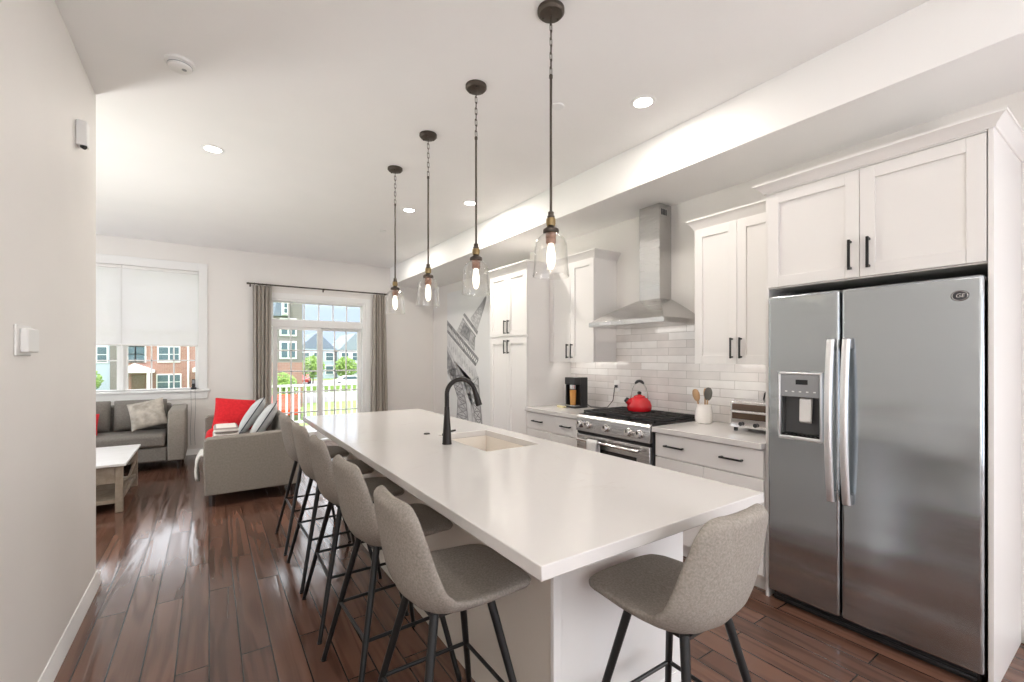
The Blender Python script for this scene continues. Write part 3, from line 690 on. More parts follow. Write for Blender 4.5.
cm = thing('coffee_maker', 'black single serve coffee maker on the counter beside the pantry', 'coffee maker', (3.13, 3.37, .914))
x0, x1, y0, y1 = 3.03, 3.21, 3.345, 3.50
MB().box(x0+.085, x1, y0, y1, .930, 1.225).box(x0, x0+.085, y0, y1, 1.15, 1.225).box(x0, x1, y0, y1, .9145, .936).box(x0+.01, x0+.085, y1-.014, y1, .936, 1.15).build('body', 'blackp', cm, bevel=.010, seg=3)
MB().lathe([(.034,1.105),(.036,1.151),(0,1.151)], (x0+.046, (y0+y1)/2, 0), 24).build('brew_head', 'chrome', cm)
MB().box(x0+.004, x0+.08, y0+.012, y1-.016, .936, .944).build('drip_tray', 'chrome', cm, bevel=.002)
MB().tube([(x1,3.36,.95),(3.24,3.33,.9195),(3.27,3.24,.9195),(3.30,3.16,.93),(3.325,3.11,1.0),(3.33,3.10,1.09),(3.33,3.095,1.13),(3.335,3.08,1.145)], .004, 8).box(3.318, 3.3385, 3.06, 3.085, 1.13, 1.155).build('power_cord', 'blackp', cm)
cf = thing('coffee_glass', 'tall amber filled glass under the spout of the black coffee maker', 'glass', (x0+.043, 3.42, .9445))
MB().lathe([(.026,.9447),(.029,.95),(.034,1.095),(.0325,1.095),(.028,.955),(0,.952)], (x0+.043,3.42,0), 28).build('cup', 'amber', cf)
tag(MB().box(2.975, 3.02, 3.46, 3.56, .9145, .932).build('sponge', 'yellow', origin=(3.0, 3.5, .914), bevel=.005), 'pale yellow sponge lying in front of the coffee maker', 'sponge')
def outlet(y, z, label):
    o = thing('wall_outlet', label, 'outlet', (XW-.012, y, z))
    MB().box(XW-.019, XW-.0125, y-.037, y+.037, z-.058, z+.058).build('cover_plate', 'white', o, bevel=.004)
    MB().box(XW-.0205, XW-.019, y-.017, y+.017, z-.034, z-.006).box(XW-.0205, XW-.019, y-.017, y+.017, z+.006, z+.034).build('sockets', 'white', o, bevel=.002)
outlet(3.075, 1.145, 'white wall outlet on the tiles behind the coffee maker cord'); outlet(1.56, 1.19, 'white wall outlet on the tiles above the toaster oven')

# ------------------------------------------------------------------ island
IX0, IX1, IY0, IY1 = .672, 1.740, .862, 4.232
isl = thing('kitchen_island', 'long white kitchen island base under the quartz slab', 'kitchen island', (1.33, 2.7, 0))
MB().box(.985, 1.665, 1.185, 2.06, .0, .872).box(.985, 1.665, 2.76, 4.19, .0, .872).box(.985, 1.665, 2.06, 2.76, .0, .64).box(.985, 1.0, 2.06, 2.76, .64, .872).box(1.65, 1.665, 2.06, 2.76, .64, .872).build('body', 'panel', isl, bevel=.002)
MB().box(.972, 1.680, 1.17, 1.184, .0, .874).build('end_panel', 'panel', isl, bevel=.002)
MB().box(.968, .984, 1.185, 4.20, .0, .874).build('seating_panel', 'warm_cast_panel', isl, bevel=.002)
MB().box(.950, .984, 1.152, 1.17, 0, .874).build('corner_trim', 'panel', isl, bevel=.002)
MB().prism([(1.17-a, b) for a, b in bbprof(.012,.10)], 'X', .985, 1.68).build('base_trim', 'trim', isl)
for i in range(5):
    y0 = 1.20+i*.6; slab(MB(), 1.666, y0, y0+.595, .11, .86).build('door', 'cab', isl, bevel=.002)
SX0, SX1, SY0, SY1 = 1.25, 1.62, 2.09, 2.72
def slab_hole(x0, x1, y0, y1, z0, z1, hx0, hx1, hy0, hy1):
    xs = [x0, hx0, hx1, x1]; ys = [y0, hy0, hy1, y1]
    vs = [(x, y, z) for z in (z0, z1) for x in xs for y in ys]; I = lambda a, i, j: a*16+i*4+j; fs = []
    for i in range(3):
        for j in range(3):
            if (i, j) != (1, 1):
                for a in (0, 1): fs.append((I(a,i,j), I(a,i+1,j), I(a,i+1,j+1), I(a,i,j+1)))
    for i in range(3):
        for j in (0, 3): fs.append((I(0,i,j), I(0,i+1,j), I(1,i+1,j), I(1,i,j))); fs.append((I(0,j,i), I(0,j,i+1), I(1,j,i+1), I(1,j,i)))
    for p, q in (((1,1),(2,1)), ((2,1),(2,2)), ((2,2),(1,2)), ((1,2),(1,1))): fs.append((I(0,*p), I(0,*q), I(1,*q), I(1,*p)))
    return MB().add(vs, fs)
tag(slab_hole(IX0, IX1, IY0, IY1, .875, .914, SX0, SX1, SY0, SY1).build('island_countertop', 'quartz', origin=(1.2, 2.5, .876), bevel=.003), 'long white quartz countertop of the island with a sink cut into it', 'countertop')
sk = MB()
sk.box(SX0-.02, SX0-.004, SY0-.02, SY1+.02, .66, .8745).box(SX1+.004, SX1+.02, SY0-.02, SY1+.02, .66, .8745).box(SX0-.004, SX1+.004, SY0-.02, SY0-.004, .66, .8745).box(SX0-.004, SX1+.004, SY1+.004, SY1+.02, .66, .8745).box(SX0-.02, SX1+.02, SY0-.02, SY1+.02, .645, .66)
so = thing('sink', 'white undermount sink basin in the island countertop', 'sink', (1.43, 2.4, .645))
sk.build('basin', 'sink', so); MB().lathe([(.045,.6605),(.045,.664),(.03,.664),(.028,.661),(0,.661)], (1.43,2.4,0), 24).build('drain', 'chrome', so)
fx, fy = 1.164, 2.401
fa = thing('faucet', 'matte black gooseneck pull down faucet on the island', 'faucet', (fx, fy, .9142))
zb = .9142
MB().lathe([(.029,zb),(.029,zb+.004),(.0275,zb+.008),(.0235,zb+.08),(.0165,zb+.18),(.0145,zb+.22)], (fx,fy,0), 28).build('base', 'faucet', fa)
rad = .085; zt = 1.21
pts = [(fx, fy, zb+.21), (fx, fy, zt)]
du, dv = cos(R(-16)), sin(R(-16))
for i in range(1, 21):
    a = pi*.93*i/20; pts.append((fx+du*rad*(1-cos(a)), fy+dv*rad*(1-cos(a)), zt+rad*sin(a)))
MB().tube(pts, .0135, 16).build('spout', 'faucet', fa)
e = Vector(pts[-1]); dd = (Vector(pts[-1])-Vector(pts[-2])).normalized()
MB().tube([e-dd*.012, e+dd*.01, e+dd*.05, e+dd*.095], [.0145,.0155,.019,.020], 18).build('spray_head', 'faucet', fa)
MB().tube([(fx, fy+.02, zb+.045), (fx+.0, fy+.045, zb+.05)], .011, 14).tube([(fx, fy+.045, zb+.05),(fx+.04,fy+.055,zb+.062),(fx+.085,fy+.058,zb+.066)], [.008,.007,.006], 12).build('lever_handle', 'faucet', fa)
tag(MB().lathe([(.021,.9142),(.021,.918),(.017,.922),(0,.9225)], (1.205,2.79,0), 24).build('air_switch_button', 'faucet', origin=(1.205,2.79,.914)), 'small black round button set in the island countertop', 'button')

# ------------------------------------------------------------------ bar stools
def interp(tab, t):
    for i in range(len(tab)-1):
        if t <= tab[i+1][0]:
            a, b = tab[i], tab[i+1]; k = (t-a[0])/(b[0]-a[0]); return [a[j]+(b[j]-a[j])*k for j in range(1, len(a))]
    return list(tab[-1][1:])
def catmull(pts, n):
    P_ = [Vector(p) for p in pts]; P_ = [P_[0]*2-P_[1]]+P_+[P_[-1]*2-P_[-2]]; out = []
    m = len(P_)-3
    for i in range(n+1):
        u = i/n*m; k = min(int(u), m-1); t = u-k; a, b, c_, d_ = P_[k:k+4]
        out.append(.5*((2*b)+(c_-a)*t+(2*a-5*b+4*c_-d_)*t*t+(3*b-a-3*c_+d_)*t**3))
    return out
def make_stool():
    root = thing('bar_stool', '', 'bar stool', (0,0,0), 'grey bar stools at the island')
    prof = [(.212,0,.646),(.195,0,.655),(.12,0,.652),(.02,0,.636),(-.07,0,.628),(-.138,0,.642),(-.183,0,.69),(-.206,0,.76),(-.220,0,.84),(-.234,0,.93),(-.240,0,.972),(-.242,0,.988)]
    N = 44; K = 32; path = catmull(prof, N)
    L = [0]
    for i in range(N): L.append(L[-1]+(path[i+1]-path[i]).length)
    tot = L[-1]; rings = []
    for i in range(N+1):
        t = L[i]/tot; p = path[i]
        tg = (path[min(i+1,N)]-path[max(i-1,0)]).normalized(); nr = Vector((tg.z, 0, -tg.x))  # up on the seat, forwards on the back
        # half width along the shell, rounded at both ends
        w_, = interp([(0,.185),(.25,.205),(.5,.212),(.65,.210),(.8,.195),(1,.168)], t)
        e0 = min(1, t/.085); e1 = min(1, (1-t)/.10)
        w_ *= (1-.24*(1-sqrt(max(0,1-(1-e0)**2))))*(1-.42*(1-sqrt(max(0,1-(1-e1)**2))))
        th = .026*(sqrt(max(0.02,1-(1-min(1,t/.03))**2)))*(sqrt(max(0.02,1-(1-min(1,(1-t)/.03))**2)))
        curl, = interp([(0,.0),(.15,.015),(.38,.05),(.52,.065),(.7,.05),(1,.018)], t)
        rg_ = []
        for k in range(K):
            a = 2*pi*k/K; ca, sa = cos(a), sin(a)
            lu = math.copysign(abs(ca)**.55, ca); ln = math.copysign(abs(sa)**.8, sa)
            y = w_*lu; off = curl*abs(lu)**2.2+th*ln
            rg_.append(p+Vector((0, y, 0))+nr*off)
        rings.append(rg_)
    MB().loft(rings).build('seat_shell', 'stool', root, sharp=60)
    tops = []; 
    for sx in (-1, 1):
        for sy in (-1, 1):
            top = Vector((-.025+.10*sx, .105*sy, .622)); ft = Vector((-.03+.225*sx, .245*sy, .006))
            MB().tube([ft, top], [.0105, .0145], 14).build('leg', 'black', root)
            lg = root.children[-1]
            MB().lathe([(.0115,0),(.0125,.008),(0,.0085)], (ft.x, ft.y, 0), 14).build('foot_cap', 'blackp', lg)
            tops.append((top, ft))
    ring = []
    for (i) in (0, 1, 3, 2):
        top, ft = tops[i]; k = (.285-ft.z)/(top.z-ft.z); ring.append(ft+(top-ft)*k)
    fm_ = MB()
    for i in range(4): fm_.tube([ring[i], ring[(i+1) % 4]], .0075, 10)
    fm_.build('footrest', 'black', root)
    MB().box(-.135, .085, -.11, .11, .606, .616).build('seat_plate', 'black', root)
    return root
st = make_stool()
places = [(.71, 1.40, 0, 'nearest grey bar stool of the row along the long side of the island'),
          (.71, 2.00, 2, 'second nearest grey bar stool in the row along the long side of the island'),
          (.715, 2.62, -1, 'middle grey bar stool of the five along the long side of the island'),
          (.715, 3.20, 1, 'fourth grey bar stool from the camera along the long side of the island'),
          (.71, 3.83, 0, 'farthest grey bar stool of the row, closest to the loveseat'),
          (1.245, .915, 90, 'grey bar stool at the near short end of the island, facing away')]
for i, (x, y, a, lb) in enumerate(places):
    o = st if i == 0 else copy_tree(st)
    o.location = (x, y, 0); o.rotation_euler = (0, 0, R(a)); o['label'] = lb

# ------------------------------------------------------------------ pendants
def make_pendant(loc):
    root = thing('pendant_light', '', 'pendant light', loc, 'glass pendant lights over the island')
    x, y, _ = loc
    MB().lathe([(0,ZC-.032),(.025,ZC-.032),(.055,ZC-.026),(.064,ZC-.016),(.064,ZC-.0005)], (x,y,0), 32).build('ceiling_canopy', 'bronze', root)
    sc_ = MB()
    for (a) in (0, pi*.66, pi*1.33): sc_.lathe([(.006,ZC-.034),(.006,ZC-.024)], (x+.042*cos(a), y+.042*sin(a), 0), 10)
    sc_.build('canopy_screws', 'bronze', root.children[0])
    ch = MB(); zt = ZC-.034; n = 8; ll = .043; pitch = .0345
    for i in range(n):
        zc = zt-.018-i*pitch; pts = []
        for k in range(16):
            a = 2*pi*k/16; u = .0085*cos(a); v = (ll/2-.0085)*(1 if sin(a) > 0 else -1)+.0085*sin(a)
            pts.append((x+u*(1 if i % 2 else .4), y+u*(.4 if i % 2 else 1), zc+v))
        ch.tube(pts, .0022, 6, closed=True)
    ch.build('chain', 'bronze', root)
    zr = zt-.018-n*pitch+.012
    MB().cyl((x,y,zr+.006), (x,y,2.115), .0062, n=12).lathe([(.009,zr-.01),(.009,zr+.004),(.004,zr+.008)], (x,y,0), 12).build('rod', 'bronze', root)
    MB().lathe([(.008,2.12),(.014,2.115),(.014,2.10),(.018,2.096),(.018,2.085),(.013,2.08),(.013,2.048),(.02,2.044),(.036,2.034),(.038,2.028),(.038,2.018),(.033,2.016)], (x,y,0), 24).build('cap', 'bronze', root)
    for s in (-1, 1): pass
    MB().lathe([(.0205,2.086),(.0225,2.08),(.0225,2.062),(.0195,2.05)], (x,y,0), 20, cap=False).build('switch_collar', 'brass', root)
    MB().lathe([(.019,1.965),(.024,1.97),(.025,1.985),(.022,1.99),(.025,1.995),(.025,2.016)], (x,y,0), 24).build('socket', 'copper', root)
    outer = [(.034,2.022),(.036,2.012),(.05,2.003),(.066,1.988),(.075,1.965),(.078,1.94),(.079,1.90),(.081,1.86),(.0845,1.825),(.087,1.812)]
    inner = [(r_-.0028, z_) for r_, z_ in outer][::-1]
    MB().lathe(outer+[(.0858,1.809)]+inner, (x,y,0), 40, cap=False).build('glass_shade', 'shade_glass', root, sharp=80)
    b = MB().lathe([(.012,1.968),(.014,1.955),(.019,1.93),(.021,1.90),(.018,1.868),(.010,1.848),(0,1.844)], (x,y,0), 24).build('bulb', 'glow_bulb', root, sharp=80)
    fl = MB()
    for k in range(4):
        a = pi/2*k; fl.tube([(x+.004*cos(a), y+.004*sin(a), 1.955), (x+.009*cos(a), y+.009*sin(a), 1.92), (x+.009*cos(a), y+.009*sin(a), 1.885), (x+.003*cos(a), y+.003*sin(a), 1.86)], .0022, 6)
    fl.build('filament', 'filament', b)
    return root
pl = [('nearest to the camera', 1.651), ('second from the camera', 2.370), ('third from the camera', 3.087), ('farthest from the camera', 3.798)]
pd = make_pendant((1.344, 1.651, ZC))
for i, (lb, y) in enumerate(pl):
    o = pd if i == 0 else copy_tree(pd)
    o.location = (1.344, y, ZC); o['label'] = 'bronze and clear glass pendant light over the island, ' + lb
    lamp('pendant_bulb_light', 'POINT', (1.344, y, 1.895), 31, (1.0, .93, .84), shadow_soft_size=.02)

# ------------------------------------------------------------------ ceiling fittings
def downlight(x, y, label, w_):
    o = thing('recessed_light', label, 'ceiling light', (x, y, ZC), 'recessed ceiling lights')
    MB().lathe([(.056,ZC-.0015),(.060,ZC-.006),(.078,ZC-.005),(.082,ZC-.0005)], (x,y,0), 32, cap=False).build('trim_ring', 'light_trim', o)
    MB().lathe([(0,ZC-.003),(.057,ZC-.003)], (x,y,0), 32).build('lens', 'downlight', o)
    lamp('recessed_or_fill_lamp', 'AREA', (x, y, ZC-.012), w_, WARM, (0,0,0), shape='DISK', size=.11)
DLW = 2.2
for x, y, lb in ((.025,4.258,'recessed ceiling light over the living room, left of the pendants'), (2.323,1.913,'recessed ceiling light right of the nearest pendant, close to the soffit'),
                 (1.852,4.783,'recessed ceiling light between the two farthest pendants'), (2.308,4.20,'recessed ceiling light beside the second pendant rod, close to the soffit')):
    downlight(x, y, lb, (4.2 if y < 3 else 9.5) if 'soffit' in lb else DLW)
for x, y in ((2.3, 6.9), (.2, .3), (.6, -1.9), (-1.8, 5.3), (2.3, 6.1)):
    lamp('recessed_or_fill_lamp', 'AREA', (x, y, ZC-.012), DLW, WARM, (0,0,0), shape='DISK', size=.11)  # extra fill lamps without fixtures, added to brighten the room
o = thing('smoke_detector', 'white round smoke detector on the ceiling above the left wall', 'smoke detector', (-.135, 3.109, ZC))
MB().lathe([(.072,ZC-.0005),(.072,ZC-.014),(.066,ZC-.018),(.06,ZC-.020)], (-.135,3.109,0), 36).build('mounting_plate', 'white', o)
MB().lathe([(.058,ZC-.020),(.056,ZC-.036),(.045,ZC-.044),(0,ZC-.046)], (-.135,3.109,0), 36).build('sensor_cover', 'white', o)
MB().lathe([(.058,ZC-.022),(.0592,ZC-.024),(.0585,ZC-.027)], (-.135,3.109,0), 36, cap=False).build('vent_ring', 'grey_plastic', o)
MB().lathe([(.012,ZC-.047),(.012,ZC-.0455)], (-.115,3.095,0), 16).build('test_button', 'grey_plastic', o)
for x, y, lb in ((1.897,2.258,'flat white sprinkler cover on the ceiling right of the nearest pendant rod'), (1.878,5.766,'flat white sprinkler cover on the far part of the ceiling')):
    tag(MB().lathe([(0,ZC-.008),(.038,ZC-.008),(.042,ZC-.005),(.042,ZC-.0005)], (x,y,0), 28).build('sprinkler_cover', 'light_trim', origin=(x,y,ZC)), lb, 'sprinkler', 'sprinkler covers')
# left wall fittings
o = thing('motion_sensor', 'small white motion sensor high on the left wall', 'sensor', (XL, 3.30, 2.63))
MB().loft([[(XL+.001, 3.30+sy*.038, 2.63+sz*.066) for sy, sz in ((-1,-1),(1,-1),(1,1),(-1,1))], [(XL+.045, 3.30+sy*.034, 2.635+sz*.058-.012*(sz < 0)) for sy, sz in ((-1,-1),(1,-1),(1,1),(-1,1))]]).build('housing', 'white', o, bevel=.005)
MB().cyl((XL+.022, 3.285, 2.565), (XL+.036, 3.28, 2.555), .012, n=16).build('lens', 'blackp', o)
o = thing('thermostat', 'square white thermostat on the left wall', 'thermostat', (XL, 2.44, 1.49))
MB().box(XL+.0005, XL+.008, 2.44-.085, 2.44+.085, 1.49-.058, 1.49+.058).build('wall_plate', 'white', o, bevel=.006, seg=3)
MB().box(XL+.008, XL+.032, 2.44-.055, 2.44+.075, 1.49-.046, 1.49+.046).build('unit', 'white', o, bevel=.006, seg=3)

# ------------------------------------------------------------------ mural of a tilted lattice tower
mu = thing('wall_mural', 'black and white wall mural of a tilted iron lattice tower', 'mural', (XB, 6.4, .06))
MB().box(XB-.012, XB-.001, 5.3, 7.43, .06, 2.60).build('panel', 'print_white', mu, bevel=.002)
class Flat:
    def __init__(s): s.m = MB()
    def poly(s, pts, k=0): s.m.prism(pts, 'X', XB-.0136-k, XB-.0122); return s
    def bar(s, a, b, w_, k=0):
        a = Vector(a); b = Vector(b); n_ = Vector((-(b-a).y, (b-a).x)).normalized()*w_/2
        s.m.prism([tuple(a+n_), tuple(b+n_), tuple(b-n_), tuple(a-n_)], 'X', XB-.0136-k, XB-.0122); return s
def lerp(a, b, t): return (a[0]+(b[0]-a[0])*t, a[1]+(b[1]-a[1])*t)
def lattice(F, l0, l1, r0, r1, n, w_, k=0):
    F.bar(l0, l1, w_*1.6, k); F.bar(r0, r1, w_*1.6, k)
    for i in range(n):
        a, b, c_, d_ = lerp(l0,l1,i/n), lerp(l0,l1,(i+1)/n), lerp(r0,r1,i/n), lerp(r0,r1,(i+1)/n)
        F.bar(a, d_, w_, k); F.bar(c_, b, w_, k); F.bar(b, d_, w_, k)
L_ = Flat(); G = Flat(); D = Flat()
spL = [(6.045,2.39),(6.225,2.262),(6.538,2.077)]; spR = [(6.035,2.372),(6.146,2.175),(6.331,1.888)]
L_.poly(spL+spR[::-1])
L_.poly([(6.814,2.108),(6.385,1.797),(6.413,1.521),(7.06,1.891)])
L_.poly([(7.429,1.864),(7.429,1.653),(7.1,1.347),(6.867,1.101),(6.538,1.01),(6.298,1.121),(6.385,1.272)])
L_.poly([(6.867,1.101),(6.538,1.01),(6.298,1.121),(6.264,.823),(6.15,.30),(6.46,.30),(6.538,.668)])
L_.poly([(7.1,1.347),(6.538,1.078),(6.46,.30),(6.60,.30),(6.681,.656),(6.867,.995)])
G.poly([(7.429,1.653),(7.429,1.138),(7.14,.909),(6.982,.702),(7.05,.30),(6.60,.30),(6.681,.656),(6.867,.995),(7.14,1.383)], .0002)
for a, b in zip(range(2), range(1, 3)): lattice(G, spL[a], spL[b], spR[a], spR[b], 4, .02, .0002)
lattice(G, (6.80,2.10), (7.02,1.90), (6.40,1.80), (6.42,1.55), 4, .02, .0002)
D.poly([(6.769,2.034),(6.538,1.865),(6.609,1.696),(6.92,1.855)], .0004)
D.poly([(6.814,2.161),(6.755,2.185),(6.300,1.854),(6.330,1.80)], .0004)
D.bar((6.829,2.10), (6.37,1.77), .018, .0004)
D.poly([(7.429,2.112),(7.429,2.03),(6.291,1.37),(6.278,1.42)], .0004)
D.poly([(7.429,1.945),(7.429,1.886),(6.385,1.286),(6.340,1.325)], .0004)
for i in range(22):
    D.bar(lerp((7.42,2.05),(6.29,1.39),i/21), lerp((7.42,1.92),(6.37,1.31),i/21), .018, .0004)
for i in range(12):   # light row of small openings under the lower deck
    a = lerp((7.36,1.72),(6.42,1.17),i/11); G.bar(a, (a[0]-.03, a[1]-.10), .035, .0002)
D.poly([(7.429,1.57),(7.429,1.232),(7.204,1.052),(7.029,.987),(7.1,1.238)], .0004)
ao = [(7.40,1.18),(7.16,.95),(7.0,.72),(7.05,.30)]; ai = [(7.12,1.36),(6.88,1.0),(6.70,.66),(6.62,.30)]
for i in range(3): lattice(D, ao[i], ao[i+1], ai[i], ai[i+1], 3, .016, .0004)
lm = [(6.867,1.101),(6.62,.80),(6.538,.668),(6.46,.30)]; lr = [(6.298,1.121),(6.264,.823),(6.22,.62),(6.15,.30)]
for i in range(3): lattice(G, lm[i], lm[i+1], lr[i], lr[i+1], 2, .026, .0002)
lattice(D, (6.60,1.02), (6.34,.30), (6.30,1.10), (6.17,.30), 6, .014, .0004)
lattice(G, (7.05,1.30), (6.74,.80), (6.60,1.05), (6.52,.70), 3, .024, .0002)
L_.m.build('tower_pale_tone', 'print_light', mu); G.m.build('tower_mid_tone', 'print_mid', mu); D.m.build('tower_dark_lines', 'print_dark', mu)

# ------------------------------------------------------------------ curtains, shades
rod = thing('curtain_rod', 'thin dark curtain rod above the patio door', 'curtain rod', (1.58, YF-.09, 2.575))
RZ = 2.575; RYY = YF-.09
MB().cyl((.50, RYY, RZ), (2.67, RYY, RZ), .0115, n=14).build('rod', 'bronze', rod)
for x in (.495, 2.672): MB().lathe([(.0125,-.018),(.015,-.012),(.015,.012),(.0125,.018)], (x, RYY, RZ), 16, 'X').build('finial', 'bronze', rod)
for x in (.53, 1.60, 2.655): MB().box(x-.006, x+.006, RYY, YF-.001, RZ-.016, RZ-.008).box(x-.010, x+.010, YF-.006, YF-.001, RZ-.04, RZ+.02).box(x-.006, x+.006, RYY-.006, RYY+.006, RZ-.02, RZ-.0116).build('bracket', 'bronze', rod)
def curtain(x0t, x1t, x0b, x1b, label, ph):
    c_ = thing('curtain', label, 'curtain', ((x0t+x1t)/2, RYY, .02), 'taupe curtains at the patio door')
    nf = 5
    def fn(u, v):
        z = .03+(RZ-.02-.03)*v; a = x0b+(x1b-x0b)*u; b = x0t+(x1t-x0t)*u; k = v**1.5
        pinch = .0
        x = a+(b-a)*k+.012*sin(nf*2*pi*u*1.5+ph+1.4)*(1-.6*v)
        y = RYY+.032*sin(nf*2*pi*u+ph)*(1-.25*v)-.004
        return (x, y, z)
    MB().sheet(fn, 90, 30).build('drape', 'curtain', c_, solid=.004, sharp=80)
    hk = MB()
    for i in range(nf):
        x = x0t+(x1t-x0t)*(i+.5)/nf; hk.tube([(x, RYY+.0155*cos(a), RZ+.0155*sin(a)) for a in [2*pi*q/16 for q in range(16)]], .0025, 6, closed=True).box(x-.003, x+.003, RYY-.004, RYY+.004, RZ-.05, RZ-.015)
    hk.build('rings', 'bronze', c_)
    return c_
curtain(.555, .825, .56, .80, 'taupe curtain hanging at the left of the patio door', .3)
curtain(2.425, 2.645, 2.405, 2.69, 'taupe curtain hanging at the right of the patio door', 1.1)
def shade(x0, x1, label):
    s_ = thing('window_shade', label, 'window shade', ((x0+x1)/2, YF+.025, 1.59), 'white cellular shades')
    n = 58; z0, z1 = 1.61, 2.655
    prof = []
    for i in range(n+1):
        z = z0+(z1-z0)*i/n; prof.append((YF+.020-(.0012 if i % 2 else 0), z))
    back = [(y+.006+(.0024 if i % 2 else 0), z) for i, (y, z) in enumerate(prof)][::-1]
    MB().prism(prof+back, 'X', x0+.004, x1-.004).build('fabric', 'blind', s_, sharp=10)
    MB().box(x0, x1, YF+.004, YF+.045, 2.655, 2.698).build('headrail', 'white', s_, bevel=.004)
    MB().box(x0+.002, x1-.002, YF+.010, YF+.040, 1.590, 1.612).build('bottom_rail', 'white', s_, bevel=.005)
shade(-.993, -.136, 'white cellular shade lowered over the right half of the twin window')
shade(-1.855, -.999, 'white cellular shade lowered over the left half of the twin window')
# gadget on the sill with its cords
g = thing('weather_station', 'small black device standing at the right end of the window sill', 'device', (-.19, YF-.01, WZ0))
MB().box(-.225, -.155, YF-.035, YF+.015, WZ0+.0005, WZ0+.03).box(-.212, -.168, YF-.022, YF+.006, WZ0+.03, WZ0+.15).build('body', 'blackp', g, bevel=.006)
MB().box(-.205, -.175, YF-.0235, YF-.0215, WZ0+.085, WZ0+.135).build('screen', 'grey_plastic', g)
cb = MB()
for x in (-.22, -.17): cb.tube([(x, YF-.03, WZ0+.012), (x, YF-.062, WZ0+.004), (x, YF-.066, WZ0-.04), (x+.005, YF-.03, WZ0-.3), (x-.01, YF-.025, .35), (x, YF-.04, .145)], .0025, 6)
cb.build('cables', 'grey_plastic', g)

# ------------------------------------------------------------------ living room
def rbox(name, mat, root, x0, x1, y0, y1, z0, z1, r_=.03, seg=4): return MB().box(x0,x1,y0,y1,z0,z1).build(name, mat, root, bevel=r_, seg=seg)
# sofa under the window
s_ = thing('sofa', 'taupe sofa standing under the window', 'sofa', (-1.3, 7.5, 0))
SYB = 7.97; SYF = 7.08
rbox('base_frame', 'sofa', s_, -2.22, -.44, SYF+.03, SYB-.02, .12, .30, .02)
def sofa_arm(x0, x1):
    # the arm's front edge curves back towards its top
    prof = [(SYB,.12),(SYB,.76)]
    for i in range(11):
        a = i/10; prof.append((SYF+.17-.17*sin(a*pi/2)+.0, .745-.28*(1-cos(a*pi/2))))
    prof += [(SYF,.35),(SYF,.12)]
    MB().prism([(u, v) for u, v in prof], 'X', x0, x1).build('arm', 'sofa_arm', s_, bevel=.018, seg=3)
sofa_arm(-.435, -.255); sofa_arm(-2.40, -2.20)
rbox('back_frame', 'sofa', s_, -2.22, -.44, SYB-.18, SYB, .30, .79, .03)
for (a, b) in ((-2.195, -1.33), (-1.325, -.46)):
    rbox('seat_cushion', 'sofa', s_, a, b, SYF-.005, SYB-.2, .305, .465, .04)
for i, (a, b) in enumerate(((-2.19, -1.62), (-1.615, -1.045), (-1.04, -.465))):
    MB().cushion(((a+b)/2, SYB-.255, .665), (b-a, .42, .20), rot=Matrix.Rotation(R(78), 3, 'X'), seed=i).build('back_cushion', 'sofa', s_, sub=1, sharp=80, weld=True)
for (x, y) in ((-.32, SYF+.08), (-.32, SYB-.08), (-2.3, SYF+.08), (-2.3, SYB-.08)):
    MB().cyl((x, y, .001), (x, y, .121), .02, .028, 12).build('leg', 'leg_wood', s_)
p = thing('throw_pillow', 'beige patterned pillow leaning in the right corner of the window sofa', 'pillow', (-.62, 7.5, .47))
rot = Matrix.Rotation(R(-12), 3, 'Y') @ Matrix.Rotation(R(62), 3, 'X')
MB().cushion((-.655, 7.39, .70), (.40, .40, .12), rot=rot, pinch=.08, seed=3).build('pillow_cover', 'beige_pillow', p, sub=1, sharp=80, weld=True)
p = thing('throw_pillow', 'red pillow on the window sofa, mostly hidden by the left wall', 'pillow', (-1.2, 7.4, .47))
MB().cushion((-1.29, 7.42, .60), (.34, .30, .14), rot=Matrix.Rotation(R(62), 3, 'X'), pinch=.06, seed=5).build('pillow_cover', 'red_fabric', p, sub=1, sharp=80, weld=True)

# loveseat seen from its arm
v = thing('loveseat', 'taupe loveseat seen from its arm side, left of the bar stools', 'sofa', (.36, 6.15, 0))
LY0, LY1 = 5.10, 7.22; LX0, LX1 = -.045, .80
for (a, b) in ((LY0, LY0+.13), (LY1-.13, LY1)):
    prof = [(LX0+.01,.115),(LX0,.40),(LX0,.63),(LX0+.03,.655),(LX1-.03,.68),(LX1,.66),(LX1,.115)]
    MB().prism(prof, 'Y', a, b).build('arm', 'sofa_arm', v, bevel=.014, seg=3)
rbox('base_frame', 'sofa', v, LX0+.04, LX1, LY0+.13, LY1-.13, .12, .28, .02)
rbox('back_frame', 'sofa_arm', v, LX1-.11, LX1, LY0+.13, LY1-.13, .28, .72, .03)
for (a, b) in ((LY0+.135, 6.158), (6.162, LY1-.135)):
    rbox('seat_cushion', 'sofa', v, LX0-.005, LX1-.115, a, b, .285, .455, .04)
for i, (a, b) in enumerate(((LY0+.14, 6.155), (6.165, LY1-.14))):
    MB().cushion((LX1-.155, (a+b)/2, .628), (.33, b-a, .085), rot=Matrix.Rotation(R(-84), 3, 'Y'), seed=8+i).build('back_cushion', 'sofa', v, sub=1, sharp=80, weld=True)
for (x, y) in ((LX0+.07, LY0+.08), (LX1-.07, LY0+.08), (LX0+.07, LY1-.08), (LX1-.07, LY1-.08)):
    MB().cyl((x, y, .001), (x, y, .122), .022, .032, 4).build('leg', 'leg_wood', v)
